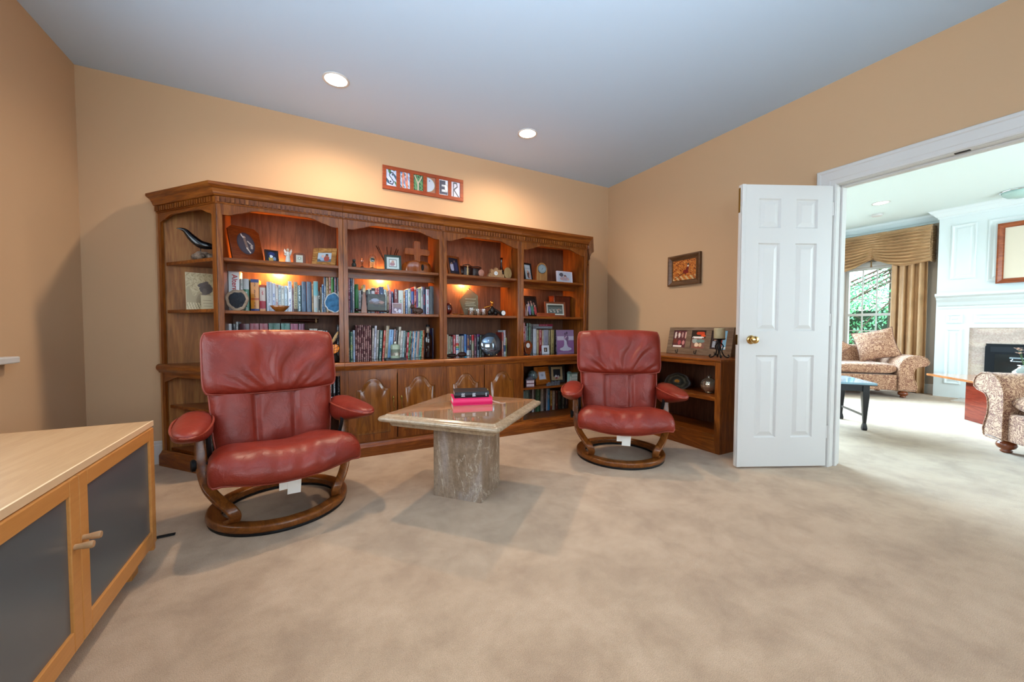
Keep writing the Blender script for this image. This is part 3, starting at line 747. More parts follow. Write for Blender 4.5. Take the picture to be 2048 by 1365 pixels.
def cathedral_door(x0, x1, z0, z1, y, parent, handle_side):
    """frame-and-panel door with an arched raised panel; returns the door"""
    w = x1-x0; cx = (x0+x1)/2; st = .052
    def arch(inset, n=44):
        a0, a1 = x0+st+inset, x1-st-inset; pts = [(a1, z0+st+inset), (a0, z0+st+inset)]
        shoulder = z1-.148-inset*.6; crown_ = z1-.062-inset
        for i in range(n+1):
            u = i/n; e = min(u, 1-u)*2
            if e < .10: z = shoulder
            else:
                k = (e-.10)/.90; z = shoulder+(crown_-shoulder)*(.28*(k/.32)**2 if k < .32 else .28+.72*(1-((1-k)/.68)**2.4))
            pts.append((a0+(a1-a0)*u, z))
        return pts
    A = arch(0); n = len(A)
    def ray_out(p):
        # matching point on the door outline
        px, pz = p; dx, dz = px-cx, pz-(z0+z1)/2
        k = min((w/2)/abs(dx) if dx else 9e9, ((z1-z0)/2)/abs(dz) if dz else 9e9); return (cx+dx*k, (z0+z1)/2+dz*k)
    O = [ray_out(p) for p in A]
    # snap to the corners
    for c in ((x0, z0), (x1, z0), (x0, z1), (x1, z1)):
        j = min(range(n), key=lambda i: hypot(O[i][0]-c[0], O[i][1]-c[1])); O[j] = c
    fr = MB(); T = .02
    vs = [(p[0], y, p[1]) for p in O]+[(p[0], y, p[1]) for p in A]+[(p[0], y+.007, p[1]) for p in arch(.0)]+[(p[0], y+T, p[1]) for p in O]
    fs = []
    for i in range(n):
        j = (i+1) % n
        fs += [(i, j, n+j, n+i), (n+i, n+j, 2*n+j, 2*n+i), (i, j, 3*n+j, 3*n+i)]
    fr.add(vs, fs); d = fr.build('door', OAK, parent)
    rings = [(0, .007), (.006, .0085), (.012, .0075), (.030, -.0035), (.034, -.0042)]
    vs = []; fs = []
    for ins, dy in rings: vs += [(p[0], y+dy, p[1]) for p in arch(ins)]
    R = len(rings)
    for r in range(R-1):
        for i in range(n):
            j = (i+1) % n; fs.append((r*n+i, r*n+j, (r+1)*n+j, (r+1)*n+i))
    # flat field, built as a fan around its middle
    vs.append((cx, y-.0042, z0+.2)); c = len(vs)-1
    for i in range(n): fs.append(((R-1)*n+i, (R-1)*n+(i+1) % n, c))
    MB().add(vs, fs).build('raised_panel', wood('oak_raised_panel', '4c260c', '804818', 'a0642a', 'z', 1.0, 0.16, 0.8), d, smooth=True, angle=30)
    hx = x1-.028 if handle_side > 0 else x0+.028
    hz = z0+.2
    hb = MB().tube(catmull([(hx, y-.002, hz), (hx, y-.02, hz+.012), (hx+.004, y-.022, hz+.05), (hx-.004, y-.022, hz+.06), (hx, y-.02, hz+.1), (hx, y-.002, hz+.112)], 5), .0032, 8)
    hb.lathe([(.006, -.018), (.008, 0), (.003, .012), (.0001, .03)], 8, (hx, y-.004, hz-.004)).lathe([(.003, -.018), (.008, 0), (.006, .012), (.0001, .022)], 8, (hx, y-.004, hz+.118))
    hb.build('handle', ABRASS, d, smooth=True)
    return d
def bay(i, label, lower):
    x0, x1 = BX[i], BX[i+1]; g = .0006
    t = thing('bookcase_unit', label, 'bookcase', ((x0+x1)/2, FY, 0), group=None)
    P = lambda n_, m, mt=OAK, **k: m.build(n_, mt, t, loc=(-(x0+x1)/2, -FY, 0), **k)
    a, b = x0+g, x1-g
    P('side_panel', MB().box(a, FY+.018, 0, a+PT-.006, BY, Z_TOP-.01))
    P('side_panel', MB().box(b-PT+.006, FY+.018, 0, b, BY, Z_TOP-.01))
    P('stile', MB().box(a, FY, Z_C, a+.032, FY+.018, Z_TOP-.12), bevel=.003)
    P('stile', MB().box(b-.032, FY, Z_C, b, FY+.018, Z_TOP-.12), bevel=.003)
    P('back_panel', MB().box(a+PT-.006, PANEL_Y, .02, b-PT+.006, PANEL_Y+.008, Z_TOP-.02), OAKD)
    P('top_board', MB().box(a+.02, FY+.02, Z_TOP-.06, b-.02, PANEL_Y, Z_TOP-.04), OAKX)
    P('valance', valance(a+.032, b-.032, Z_TOP-.118, 1.738, 1.788, FY+.001, FY+.018))
    ml, mr = (.457 if i == 0 else 0), (.457 if i == 3 else 0)
    P('crown', moulding(CROWN, a, b, FY, Z_TOP-.122, ml, mr), OAKX)
    P('crown_board', MB().box(a, FY+.0005, Z_TOP-.12, b, FY+.019, Z_TOP-.0005), OAKX)
    for c in [o for o in t.children if o.name.startswith('crown')]: pass
    d = dentils(a, b, FY, Z_TOP-.112, Z_TOP-.08, t); d.location = (-(x0+x1)/2, -FY, 0)
    s0, s1 = a+PT-.006, b-PT+.006
    P('shelf', MB().box(s0, FY+.02, Z_S1-.022, s1, PANEL_Y-.055, Z_S1), OAKX, bevel=.003)
    P('light_rail', MB().box(s0+.004, FY+.17, Z_S1-.070, s1-.004, FY+.188, Z_S1-.022), OAKX)
    P('shelf', MB().box(s0, FY+.02, Z_S2-.022, s1, PANEL_Y, Z_S2), OAKX, bevel=.003)
    # lower cabinet
    P('countertop', MB().box(a, FY-.001, Z_C-.028, b, BY, Z_C), wood('oak_counter', '3c2010', '683c1e', '885530', 'x', 1.0, 0.12, 0.9))
    P('counter_edge', moulding(LIP, a, b, FY, Z_C-.062, ml, mr), OAKX, smooth=True, angle=50)
    P('plinth', moulding(PLINTH, a, b, FY, 0.0, ml, mr), OAKX)
    P('deck', MB().box(s0, FY+.0005, Z_D-.02, s1, PANEL_Y, Z_D), OAKX)
    P('rail', MB().box(s0+.012, FY+.001, Z_C-.1, s1-.012, FY+.02, Z_C-.03), OAKX)
    P('lower_stile', MB().box(a, FY, .1, a+.03, FY+.018, Z_C-.03))
    P('lower_stile', MB().box(b-.03, FY, .1, b, FY+.018, Z_C-.03))
    if lower == 'doors':
        off = Vector((-(x0+x1)/2, -FY, 0)); mid = (x0+x1)/2
        for (p, q, hs) in ((a+.024, mid-.004, 1), (mid+.004, b-.024, -1)):
            dd = cathedral_door(p, q, .118, Z_C-.068, FY-.008, t, hs); dd.location = off
    else:
        P('shelf', MB().box(s0, FY+.02, Z_L-.02, s1, PANEL_Y, Z_L), OAKX, bevel=.003)
    # warm puck light at the back under the first shelf: it also leaks up through the gap behind the shelf
    fx = (x0+x1)/2-(.06 if i != 3 else .25)
    P('lamp_housing', MB().box(fx-.11, PANEL_Y-.085, Z_S1-.05, fx+.11, PANEL_Y-.058, Z_S1-.0225), mat('lamp_housing', 'c8b090', .5))
    light('bookcase_lamp', 'POINT', (fx, PANEL_Y-.032, Z_S1-.034), [19, 15, 13, 12][i], (1.0, .50, .17), radius=.012)
    return t
bay(0, 'lit oak bookcase bay with the burl plaque, behind the nearer red chair', 'open')
bay(1, 'lit oak bookcase bay with the carved cross and two arched doors below', 'doors')
bay(2, 'lit oak bookcase bay with the glass award and silver plate', 'doors')
bay(3, 'oak bookcase bay with arched clock on top and open shelves below', 'open')
# ---- angled end units: three-sided open shelves closing the run at both ends
def end_unit(xc, sgn, label):
    """triangle (xc,FY) - (xc,BY) - (xc+sgn*.425,BY); open along the slanted side"""
    t = thing('corner_shelf_unit', label, 'bookcase', (xc, FY, 0)); L = .425; D = BY-FY
    def P(n_, m, mt=OAK, **k): return m.build(n_, mt, t, **k)
    e = .001*sgn
    def tri_(k0, inset=0.0): return [(e+sgn*.002, .02+inset), (e+sgn*.002, D-.012), (sgn*(L-.035-inset), D-.012)]
    P('back_panel', MB().box(min(e, sgn*L), D-.011, .02, max(e, sgn*L), D, Z_TOP-.02), OAKEND)
    P('side_panel', MB().box(min(e, e+sgn*.010), .02, .02, max(e, e+sgn*.010), D-.011, Z_TOP-.02))
    P('stile', MB().prism([(e, -.002), (e+sgn*.030, .0325), (e+sgn*.022, .045), (e, .022)], .1, Z_TOP-.118), bevel=.002)
    P('rear_stile', MB().prism([(sgn*L, D), (sgn*(L-.030), D-.033), (sgn*(L-.042), D-.022), (sgn*(L-.022), D)], .1, Z_TOP-.118))
    for z, th in ((Z_S1, .022), (Z_S2+.01, .022), (Z_L+.01, .02), (Z_D, .02)):
        P('shelf', MB().prism([(e+sgn*.011, .035), (e+sgn*.011, D-.012), (sgn*(L-.05), D-.012)], z-th, z), OAKX)
    P('top_board', MB().prism([(e+sgn*.011, .02), (e+sgn*.011, D-.012), (sgn*(L-.03), D-.012)], Z_TOP-.06, Z_TOP-.04), OAKX)
    # slanted pieces are modelled along x, then turned to the slanted side
    S = hypot(L, D); ang = atan2(D, sgn*L)
    def slant(n_, m, mt=OAKX, stuff=False, **k):
        if sgn > 0: r = ang; lo = (e, -.001, 0)
        else: r = atan2(-D, L); lo = (-L, D, 0)
        return m.build(n_, mt, t, loc=lo, rot=(0, 0, r), stuff=stuff, **k)
    slant('valance', valance(.0, S, Z_TOP-.118, 1.738, 1.788, .001, .016))
    slant('crown', moulding(CROWN, 0, S, 0, Z_TOP-.122, .457 if sgn > 0 else 0, 0 if sgn > 0 else .457))
    slant('crown_board', MB().box(.0, .0005, Z_TOP-.12, S, .017, Z_TOP-.0005))
    m = MB(); p = .026; n = int(S/p)
    for i in range(n): m.box(i*p+.008, -.016, Z_TOP-.112, i*p+p-.002, -.0035, Z_TOP-.08)
    slant('dentil_row', m, OAK, True)
    slant('counter_edge', moulding(LIP, 0, S, 0, Z_C-.062, .457 if sgn > 0 else 0, 0 if sgn > 0 else .457), smooth=True, angle=50)
    P('countertop', MB().prism([(e+sgn*.011, .001), (e+sgn*.011, D-.012), (sgn*(L-.02), D-.012)], Z_C-.028, Z_C), OAKX)
    slant('lower_valance', valance(.0, S, Z_C-.06, .60, .645, .001, .016))
    slant('plinth', moulding(PLINTH, 0, S, 0, 0, .457 if sgn > 0 else 0, 0 if sgn > 0 else .457))
    return t
end_unit(BX[0], -1, 'slanted oak corner shelf at the left end of the bookcase wall, holding the bird carving')
end_unit(BX[4], 1, 'slanted oak corner shelf at the right end of the bookcase wall, seen edge-on')

# ================================================================= BOOKS
ORD = ['first', 'second', 'third', 'fourth', 'fifth', 'sixth', 'seventh', 'eighth', 'ninth', 'tenth', 'eleventh', 'twelfth', 'thirteenth', 'fourteenth',
       'fifteenth', 'sixteenth', 'seventeenth', 'eighteenth', 'nineteenth', 'twentieth', '21st', '22nd', '23rd', '24th', '25th', '26th', '27th', '28th', '29th', '30th', '31st', '32nd', '33rd', '34th', '35th', '36th', '37th', '38th', '39th', '40th']
WHERE = {'b1m': 'on the plaque bay\'s middle shelf', 'b2m': 'on the cross bay\'s middle shelf', 'b2c': 'on the cross bay\'s counter', 'b3c': 'on the award bay\'s counter',
         'b4c': 'on the clock bay\'s counter', 'b4l': 'on the clock bay\'s bottom shelf', 'b1c': 'on the plaque bay\'s counter', 'b1l': 'below the plaque bay\'s counter'}
GRP = {k: 'books '+v for k, v in WHERE.items()}
def make_book(name, label, loc, w_, h_, d_, hx, tx, tilt=0.0, rz=0.0, rx=0.0, group=None, bands=(), cat='book'):
    t = thing(name, label, cat, loc, rz, group, rx=rx, ry=radians(tilt))
    c = min(.0025, w_*.15); n = 6; m = MB()
    m.box(-w_/2, .002, 0, -w_/2+c, d_, h_).box(w_/2-c, .002, 0, w_/2, d_, h_)
    bulge = min(.004, w_*.2); out = []
    for i in range(n+1):
        u = i/n; out.append((-w_/2+w_*u, .002-bulge*sin(pi*u)))
    m.prism(out+[(w_/2, .005), (-w_/2, .005)], 0, h_)
    cv = m.build('cover', spine_mat(hx, tx), t)
    MB().box(-w_/2+c, .005, .003, w_/2-c, d_-.003, h_-.003).build('page_block', PAGES, t)
    for (z0, z1, col_) in bands:
        q = []
        for i in range(n+1):
            u = i/n; q.append((-w_/2-.0003+(w_+.0006)*u, .0012-bulge*sin(pi*u)))
        MB().prism(q+[(w_/2+.0003, .004), (-w_/2-.0003, .004)], z0*h_, z1*h_).build('spine_band', mat('band_'+col_, col_, .4), t)
    return t
BANDS = {('b1m', 4): [(0, .09, '223a78'), (.90, 1.0, '223a78'), (.36, .42, 'c05a20')], ('b1m', 3): [(.68, .998, 'b8bfc0')], ('b1m', 5): [(.12, .4, 'a82a3c'), (.0, .1, 'd89868'), (.9, .998, 'b05030')],
         ('b1m', 14): [(0, .12, '4a2c18')], ('b1m', 19): [(.55, .98, '70b0b8')], ('b1m', 20): [(.80, .98, '2a2a2a')], ('b2m', 4): [(.82, .998, '1c6a34')],
         ('b2m', 19): [(0, .22, 'e4e6ea')], ('b2m', 11): [(.88, .98, '2a2a2a')], ('b3c', 4): [(.52, .60, 'c82c34'), (.46, .52, 'e08830'), (.38, .44, '48a048'), (.28, .36, '3090c8')],
         ('b3c', 8): [(.02, .26, 'dcdcdc')], ('b3c', 10): [(.72, .99, 'c42030')], ('b3c', 12): [(.9, .998, '5a2a68')], ('b3c', 16): [(.12, .38, '2c4a78')], ('b3c', 7): [(0, .12, '28a8c8')],
         ('b2c', 35): [(.05, .5, '20285c')], ('b1l', 3): [(.06, .2, 'd8dce0')], ('b1l', 4): [(.06, .2, 'd8dce0')], ('b4l', 10): [(.02, .22, '8a3c20')], ('b2m', 24): [(.88, .998, 'd83028')], ('b2m', 25): [(.9, .998, 'e8d0b0')]}
for key, (yf, zb, dep, rows_) in BOOKS.items():
    for i, (x0, w_, h_, hx, tx, ds, tilt) in enumerate(rows_):
        if 'series' in ds: lab = 'maroon book of the matching set, %s from its left, %s' % (ORD[int(ds[-1])], WHERE[key])
        elif 'binder' in ds: lab = '%s, %s from left %s' % (ds, ORD[i], WHERE[key])
        else: lab = '%s book, %s from left %s' % (ds, ORD[i], WHERE[key])
        h2 = h_*(1.0)
        bk_ = make_book('book', lab, (x0+w_/2, yf+.0015*((i*7) % 4), zb+.0004+abs(sin(radians(tilt)))*w_/2), w_, h2, dep-.002*((i*5) % 3), hx, tx, tilt, group=GRP[key], bands=BANDS.get((key, i), ()))
        if key == 'b1m' and i == 1: text_mesh('spine_title', 'Alternative', .046, mat('red_print', 'b3202e', .4), bk_, (.004, -.0032, .160), (pi/2, pi/2, 0), .0004, .0006)
        if key == 'b2c' and i == 1: text_mesh('spine_title', 'BASS', .020, mat('gold_print', 'b0b040', .4), bk_, (0, -.0032, .10), (pi/2, pi/2, 0), .0004, .0003)
# ================================================================= RED LEATHER RECLINERS (facing local -y)
def sq(u, v, c=.12, p=6): return u*(1-c*abs(v)**p), v*(1-c*abs(u)**p)
def pillow(Pf, nu, nv, tf, tb, p=6, q=.5, disp=None):
    """closed cushion around the centre sheet Pf(u,v); tf/tb = thickness in front of / behind the sheet"""
    U = [sin(pi/2*(-1+2*i/(nu-1))) for i in range(nu)]; V = [sin(pi/2*(-1+2*j/(nv-1))) for j in range(nv)]
    m = MB()
    for sgn, th in ((1, tf), (-1, tb)):
        vs = []
        for u in U:
            for v in V:
                e = 1e-3
                u0, u1 = max(-1, u-e), min(1, u+e); v0, v1 = max(-1, v-e), min(1, v+e)
                du = Pf(u1*.999, v*.999)-Pf(u0*.999, v*.999); dv = Pf(u*.999, v1*.999)-Pf(u*.999, v0*.999)
                n = du.cross(dv); n.normalize()
                pr = (max(0, (1-abs(u)**p))*max(0, (1-abs(v)**p)))**q
                t = th(u, v) if callable(th) else th
                d = disp(u, v)*pr if (disp and sgn > 0) else 0
                vs.append(Pf(u, v)+n*(sgn*(t*pr)+d))
        fs = [(i*nv+j, (i+1)*nv+j, (i+1)*nv+j+1, i*nv+j+1) for i in range(nu-1) for j in range(nv-1)]
        m.add(vs, fs)
    return m
def weld(o, d=.0004):
    bm = bmesh.new(); bm.from_mesh(o.data); bmesh.ops.remove_doubles(bm, verts=bm.verts, dist=d)
    bmesh.ops.recalc_face_normals(bm, faces=bm.faces); bm.to_mesh(o.data); bm.free()
    o.data.polygons.foreach_set('use_smooth', [True]*len(o.data.polygons)); return o
def rim(Pf, n=18):
    a = [Pf(-1+2*i/n, -1) for i in range(n)]+[Pf(1, -1+2*i/n) for i in range(n)]+[Pf(1-2*i/n, 1) for i in range(n)]+[Pf(-1, 1-2*i/n) for i in range(n)]
    return a
def recliner(label, loc, rz, seed, group):
    rnd = random.Random(seed)
    t = thing('recliner_chair', label, 'armchair', loc, rz, group)
    dy, dz = .243, .970; ny, nz = -.970, .243          # backrest direction and its forward normal
    def bp(s, n): return (.125+dy*s+ny*n, .385+dz*s+nz*n)
    def back(u, v):
        u, v = sq(u, v, .05, 8); k = (v+1)/2; s = -.085+.655*k
        n = .012*sin(pi*min(1, s/.35)) + .018*(u*u)         # gentle lumbar bulge, side bolsters
        y, z = bp(s, n); return Vector((u*(.285+.035*k), y, z))
    ph = [rnd.uniform(0, 6) for _ in range(8)]
    def bdisp(u, v):
        k = (u+1)*1.5; loc_ = (k % 1)*2-1; d = -.026*abs(loc_)**12
        if 1 <= k < 2: d += -.004+.0042*sin(9*v+ph[0]+1.5*sin(3*u+ph[1]))*(1-abs(loc_)**4) + .0030*sin(15*v+3*u+ph[2])*sin(2*u+ph[1])
        else: d += .010*(1-loc_**2)+.0015*sin(7*v+4*u+ph[3])
        return d
    weld(pillow(back, 76, 46, .038, .05, 8, .5, bdisp).build('backrest', LEATHER, t))
    MB().tube([back(*p) for p in [(-1+2*i/24, -1) for i in range(0)]]+[back(-1, -1+2*i/20) for i in range(21)], .0055, 7).build('piping', LEATHER2, t, smooth=True)
    MB().tube([back(1, -1+2*i/20) for i in range(21)], .0055, 7).build('piping', LEATHER2, t, smooth=True)
    for su in (-1/3, 1/3):
        MB().tube([back(su, -1+2*i/20)+Vector((0, -.019*(1-abs(-1+2*i/20)**8)**.5, .006)) for i in range(21)], .0022, 6).build('seam', LEATHER, t, smooth=True)
    # headrest pillow, laid over the top of the backrest
    def head(u, v):
        u, v = sq(u, v, .045, 7); k = (v+1)/2; s = .245+.345*k
        n = .055-.012*k+.012*u*u - .035*max(0, k-.8)**1.2
        y, z = bp(s, n); return Vector((u*.328, y, z-.010*(1-u*u)*(1-k)+.012*(1-u*u)*k))
    def hdisp(u, v):
        # folds fanning out from the lower middle
        dx, dv = u-.08, (v+1.5); a = atan2(dx*1.35, dv); r = hypot(dx, dv*.6)
        env = max(0, min(1, (r-.15)*2.2))*max(0, 1-abs(v)**6)*(1-abs(u)**6)
        f = sin(13*a+ph[0]+1.1*sin(3*v+ph[1])+.6*sin(6*u+ph[5])); f = (abs(f)**.7)*(1 if f > 0 else -.55)
        top = sin(34*u+ph[2]+2*sin(5*u))*max(0, (v-.45))*1.4*(1-abs(u)**4)
        return env*(.0135*f*(.4+.6*max(0, 1-abs(v-.05)))+.0048*sin(29*a+ph[3])*max(0, -v+.15)) + .0028*top - .004*max(0, 1-((u-.05)/.5)**2)*max(0, 1-((v+.15)/.6)**2)
    weld(pillow(head, 96, 54, .052, .03, 5, .5, hdisp).build('headrest', LEATHER, t))
    MB().tube(rim(head), .0062, 7, closed=True).build('piping', LEATHER2, t, smooth=True)
    # seat: sheet bending down at the front and at the sides
    def seat(u, v):
        u, v = sq(u, v, .055, 7); k = (v+1)/2                # 0 = front lower edge, 1 = back
        if k > .34: q = (k-.34)/.66; y = -.235+.43*q; z = .362-.050*q
        else: q = (.34-k)/.34; a = q*1.45; y = -.235-.085*sin(a); z = .362-.070*(1-cos(a))-.030*q*q
        z += .052*u*u*(1-.2*k) - .022 + .014*abs(u)**3*(1-k)
        x = u*(.335-.035*k)
        z -= .06*abs(u)**9
        return Vector((x, y*(1-.03*u*u)-.01, z))
    def sdisp(u, v):
        a = atan2(u-.05, v+2.2)
        return .0052*sin(30*a+ph[4]+1.5*sin(4*v))*max(0, 1-abs(v+.55)*1.6)*(1-u*u)*.9 + .002*sin(9*u+5*v+ph[6])-.006*max(0, 1-(u/.4)**2)*max(0, v)
    weld(pillow(seat, 76, 60, .062, .022, 5, .5, sdisp).build('seat', LEATHER, t))
    MB().tube(rim(seat), .0062, 7, closed=True).build('piping', LEATHER2, t, smooth=True)
    MB().box(-.24, -.17, .235, .24, .15, .295).build('seat_pan', BLACK, t, bevel=.01)
    MB().prism(rrect(.05, .17, .02), .09, .24).box(-.03, -.05, .06, .03, .05, .1).build('swivel_column', IRON, t, loc=(0, .02, 0)) if False else None
    for s in (-1, 1):
        def arm(a, b):
            # a around the section, b along the length
            tt = -1+2*b; y = -.015+.255*tt*-1
            k = b                                             # 0 front .. 1 rear
            y = -.275+.50*k
            e = (max(0, 1-abs(2*k-1)**5))**.5
            hw = (.052+.026*sin(pi*min(1, (1-k)*.75+.2)))*e; hh = (.026+.052*min(1, k*1.4))*e
            an = 2*pi*a; ca, sa = cos(an), sin(an)
            cx = .395-.042*k; cz = .552-.026-.052*min(1, k*1.4)+.018*k
            x = cx+hw*(abs(ca)**.75)*(1 if ca > 0 else -1); z = cz+hh*(abs(sa)**.8)*(1 if sa > 0 else -1)
            z -= .012*(1-k)**2
            return Vector((s*x, y, z))
        weld(MB().grid(arm, 28, 26, cu=True).build('armrest', LEATHER, t))
        loop = []
        for i in range(44):
            q = 2*pi*i/44; k = .5+.492*sin(q); e = (max(0, 1-abs(2*k-1)**5))**.5
            hw = (.052+.026*sin(pi*min(1, (1-k)*.75+.2)))*e+.002
            loop.append((s*(.395-.042*k+hw*(1 if cos(q) > 0 else -1)*(abs(cos(q))**.25)), -.275+.50*k, .548-.026-.012*(1-k)**2+.010*k))
        MB().tube(loop, .0055, 7, closed=True).build('piping', LEATHER2, t, smooth=True)
        path = catmull([(s*.345, .045, .505), (s*.345, .03, .40), (s*.343, .0, .30), (s*.325, -.065, .215), (s*.288, -.140, .165), (s*.248, -.195, .128), (s*.228, -.205, .095), (s*.232, -.185, .062), (s*.252, -.145, .046)], 7)
        MB().sweep(path, rrect(.024, .012, .007, 3), (1, 0, 0)).build('leg', WALNUT, t, smooth=True, angle=50)
        MB().lathe([(.0001, 0), (.026, 0), (.030, .006), (.030, .018), (.024, .024), (.0001, .024)], 22).build('recline_knob', BLACK, t, smooth=True, angle=40, loc=(s*.362, .01, .31), rot=(0, s*pi/2, 0))
        MB().tube(catmull([(s*.318, -.04, .50), (s*.315, -.03, .42), (s*.308, .02, .33), (s*.30, .05, .27)], 5), .011, 8).tube([(s*.30, .0, .31), (s*.362, .01, .31)], .012, 10).build('support_bar', BLACK, t, smooth=True)
    # ring base
    n = 72; sec = rrect(.034, .019, .012, 4)
    MB().sweep([(.302*cos(2*pi*i/n), .302*sin(2*pi*i/n), .033) for i in range(n)], sec, lambda i: (cos(2*pi*i/n), sin(2*pi*i/n), 0), closed=True).build('base_ring', WALNUT, t, smooth=True)
    MB().sweep([(.302*cos(2*pi*i/n), .302*sin(2*pi*i/n), .008) for i in range(n)], rrect(.028, .0075, .003, 2), lambda i: (cos(2*pi*i/n), sin(2*pi*i/n), 0), closed=True).build('glide_ring', BLACK, t, smooth=True)
    # paper care tags hanging from the front of the seat
    MB().box(-.055, -.262, .20, .02, -.260, .262).build('care_tag', WHITE, t, rot=(.05, 0, 0))
    MB().box(-.03, -.268, .165, .03, -.266, .245).build('care_tag', WHITE, t, rot=(.03, .06, 0))
    return t
recliner('red-brown leather recliner nearer the camera, beside the stone table on its left', (-.153, 2.456, 0), radians(-77+90), 3, 'red leather recliners')
recliner('red-brown leather recliner farther back, between the stone table and the low oak bookcase', (2.14, 2.21, 0), radians(-127+90), 11, 'red leather recliners')

# ================================================================= TRAVERTINE PEDESTAL TABLE
def ring_stack(lv, r0=.02, n=4, ax=1.0, ay=1.0):
    """lv: list of (half_x, half_y, z, corner radius)"""
    vs = []; fs = []; k = 4*(n+1)
    for hx, hy, z, r in lv: vs += [(p[0], p[1], z) for p in rrect(hx, hy, r, n)]
    for q in range(len(lv)-1):
        for i in range(k): fs.append((q*k+i, q*k+(i+1) % k, (q+1)*k+(i+1) % k, (q+1)*k+i))
    fs.append(tuple(range(k))[::-1]); fs.append(tuple(range((len(lv)-1)*k, len(lv)*k)))
    return MB().add(vs, fs)
tb = thing('pedestal_table', 'square travertine table on a block pedestal between the two red recliners', 'table', (.845, 2.165, 0), radians(-48))
ring_stack([(.158, .142, .0, .012), (.158, .142, .452, .012)]).build('pedestal', TRAV, tb)
A, B = .362, .388
lv = [(A-.062, B-.062, .448, .02), (A-.05, B-.05, .452, .02), (A-.044, B-.044, .466, .02), (A-.040, B-.040, .474, .02), (A-.024, B-.024, .478, .02)]
for i in range(9):
    a = -pi/2+pi*i/8; lv.append((A-.016+.016*cos(a), B-.016+.016*cos(a), .494+.015*sin(a), .018))
lv += [(A-.020, B-.020, .5095, .018), (A-.026, B-.026, .511, .016), (A-.032, B-.032, .517, .014), (A-.036, B-.036, .5195, .012)]
ring_stack(lv).build('tabletop_edge', TRAVEDGE, tb, smooth=True, angle=40)
TRAVTOP.node_tree.nodes['Principled BSDF'].inputs['Coat Weight'].default_value = 1.0; TRAVTOP.node_tree.nodes['Principled BSDF'].inputs['Coat Roughness'].default_value = 0.03
ring_stack([(A-.0365, B-.0365, .517, .012), (A-.0365, B-.0365, .5203, .012)]).build('tabletop', TRAVTOP, tb)
# two books lying on the table
def lying_book(label, c, rz, w_, d_, h_, hx, spine_hx, lettering=None, name='book'):
    t = thing(name, label, 'book', c, rz, 'books on the stone table'); cov = .004
    mm = mat('cover_'+hx, hx, .42, bumps=.1, bscale=500)
    m = MB().box(-w_/2, -d_/2, 0, w_/2, d_/2, cov).box(-w_/2, -d_/2, h_-cov, w_/2, d_/2, h_)
    n = 8; pts = [(-d_/2+.004-.007*sin(pi*i/n), h_*i/n) for i in range(n+1)]
    m.prism(pts+[(-d_/2+.006, h_), (-d_/2+.006, 0)], -w_/2, w_/2, axis='x')
    m.build('cover', mm, t, bevel=.0015)
    MB().box(-w_/2+.005, -d_/2+.006, cov, w_/2-.005, d_/2-.006, h_-cov).build('page_block', mat('gilt_pages' if hx != 'd8185c' else 'white_pages', 'c8a898' if hx != 'd8185c' else 'd8d0c8', .6), t)
    return t
pk = lying_book('bright pink thick book lying on the stone table under a black one', (.905, 2.255, .5206), radians(-14), .245, .175, .043, 'd8185c', 'd8185c')
MB().tube(catmull([(.12, -.02, .015), (.15, -.035, .004), (.185, -.075, .002), (.21, -.07, .002)], 6), .0018, 6, flat=.4).tube(catmull([(.12, -.01, .015), (.15, -.02, .004), (.175, -.05, .002)], 6), .0018, 6, flat=.4).build('ribbon', mat('white_ribbon', 'e0d8d8', .6), pk, smooth=True)
bk = lying_book('black leather-bound book lying on top of the bright pink book', (.905, 2.262, .5640), radians(-16), .215, .155, .036, '17161a', '17161a')
for xx, s_ in ((-.052, 'HOLY'), (.0, 'STUDY'), (.085, 'NKJ')): pass
SIL = mat('silver_print', 'b8b8c0', .35, .4)
for xx, ww in ((-.055, .022), (.012, .020), (.088, .008)):
    m = MB()
    for r_ in range(4): m.box(xx-ww/2*(1-.15*(r_ % 2)), -.0865, .009+r_*.0055, xx+ww/2*(1-.1*(r_ % 3)), -.0805, .0115+r_*.0055)
    m.build('spine_lettering', SIL, bk)

# ================================================================= MAPLE CABINET AT THE LEFT
cb = thing('media_cabinet', 'low maple cabinet with frosted glass doors along the left wall', 'cabinet', (-.60, 1.5, 0))
def CB(n_, m, mt=MAPLE, **k): return m.build(n_, mt, cb, **k)
Y0, Y1 = -.62, .615
CB('top', MB().box(-.655, Y0, .583, .004, Y1+.003, .601), MAPLETOP, bevel=.002)
CB('top_edge', MB().box(.004, Y0, .581, .010, Y1+.003, .602), mat('maple_edge_band', 'd6b48c', .4))
CB('side_panel', MB().box(-.65, Y1-.020, .055, .006, Y1, .582), bevel=.002)
CB('side_panel', MB().box(-.65, Y0, .055, .0, Y0+.02, .582), bevel=.002)
CB('bottom', MB().box(-.65, Y0+.02, .075, -.004, Y1-.02, .095))
CB('back_panel', MB().box(-.655, Y0, .08, -.645, Y1, .582))
CB('shelf', MB().box(-.64, Y0+.02, .33, -.03, Y1-.02, .345))
for fx, fy in ((-.06, Y1-.10), (-.06, Y0+.1), (-.6, Y1-.1), (-.6, Y0+.1)): CB('foot', MB().box(fx-.03, fy-.03, .0, fx+.03, fy+.03, .0752))
FROST = mat('grey_frosted_glass', '56595b', .24)
FROST.node_tree.nodes['Principled BSDF'].inputs['Specular IOR Level'].default_value = .6
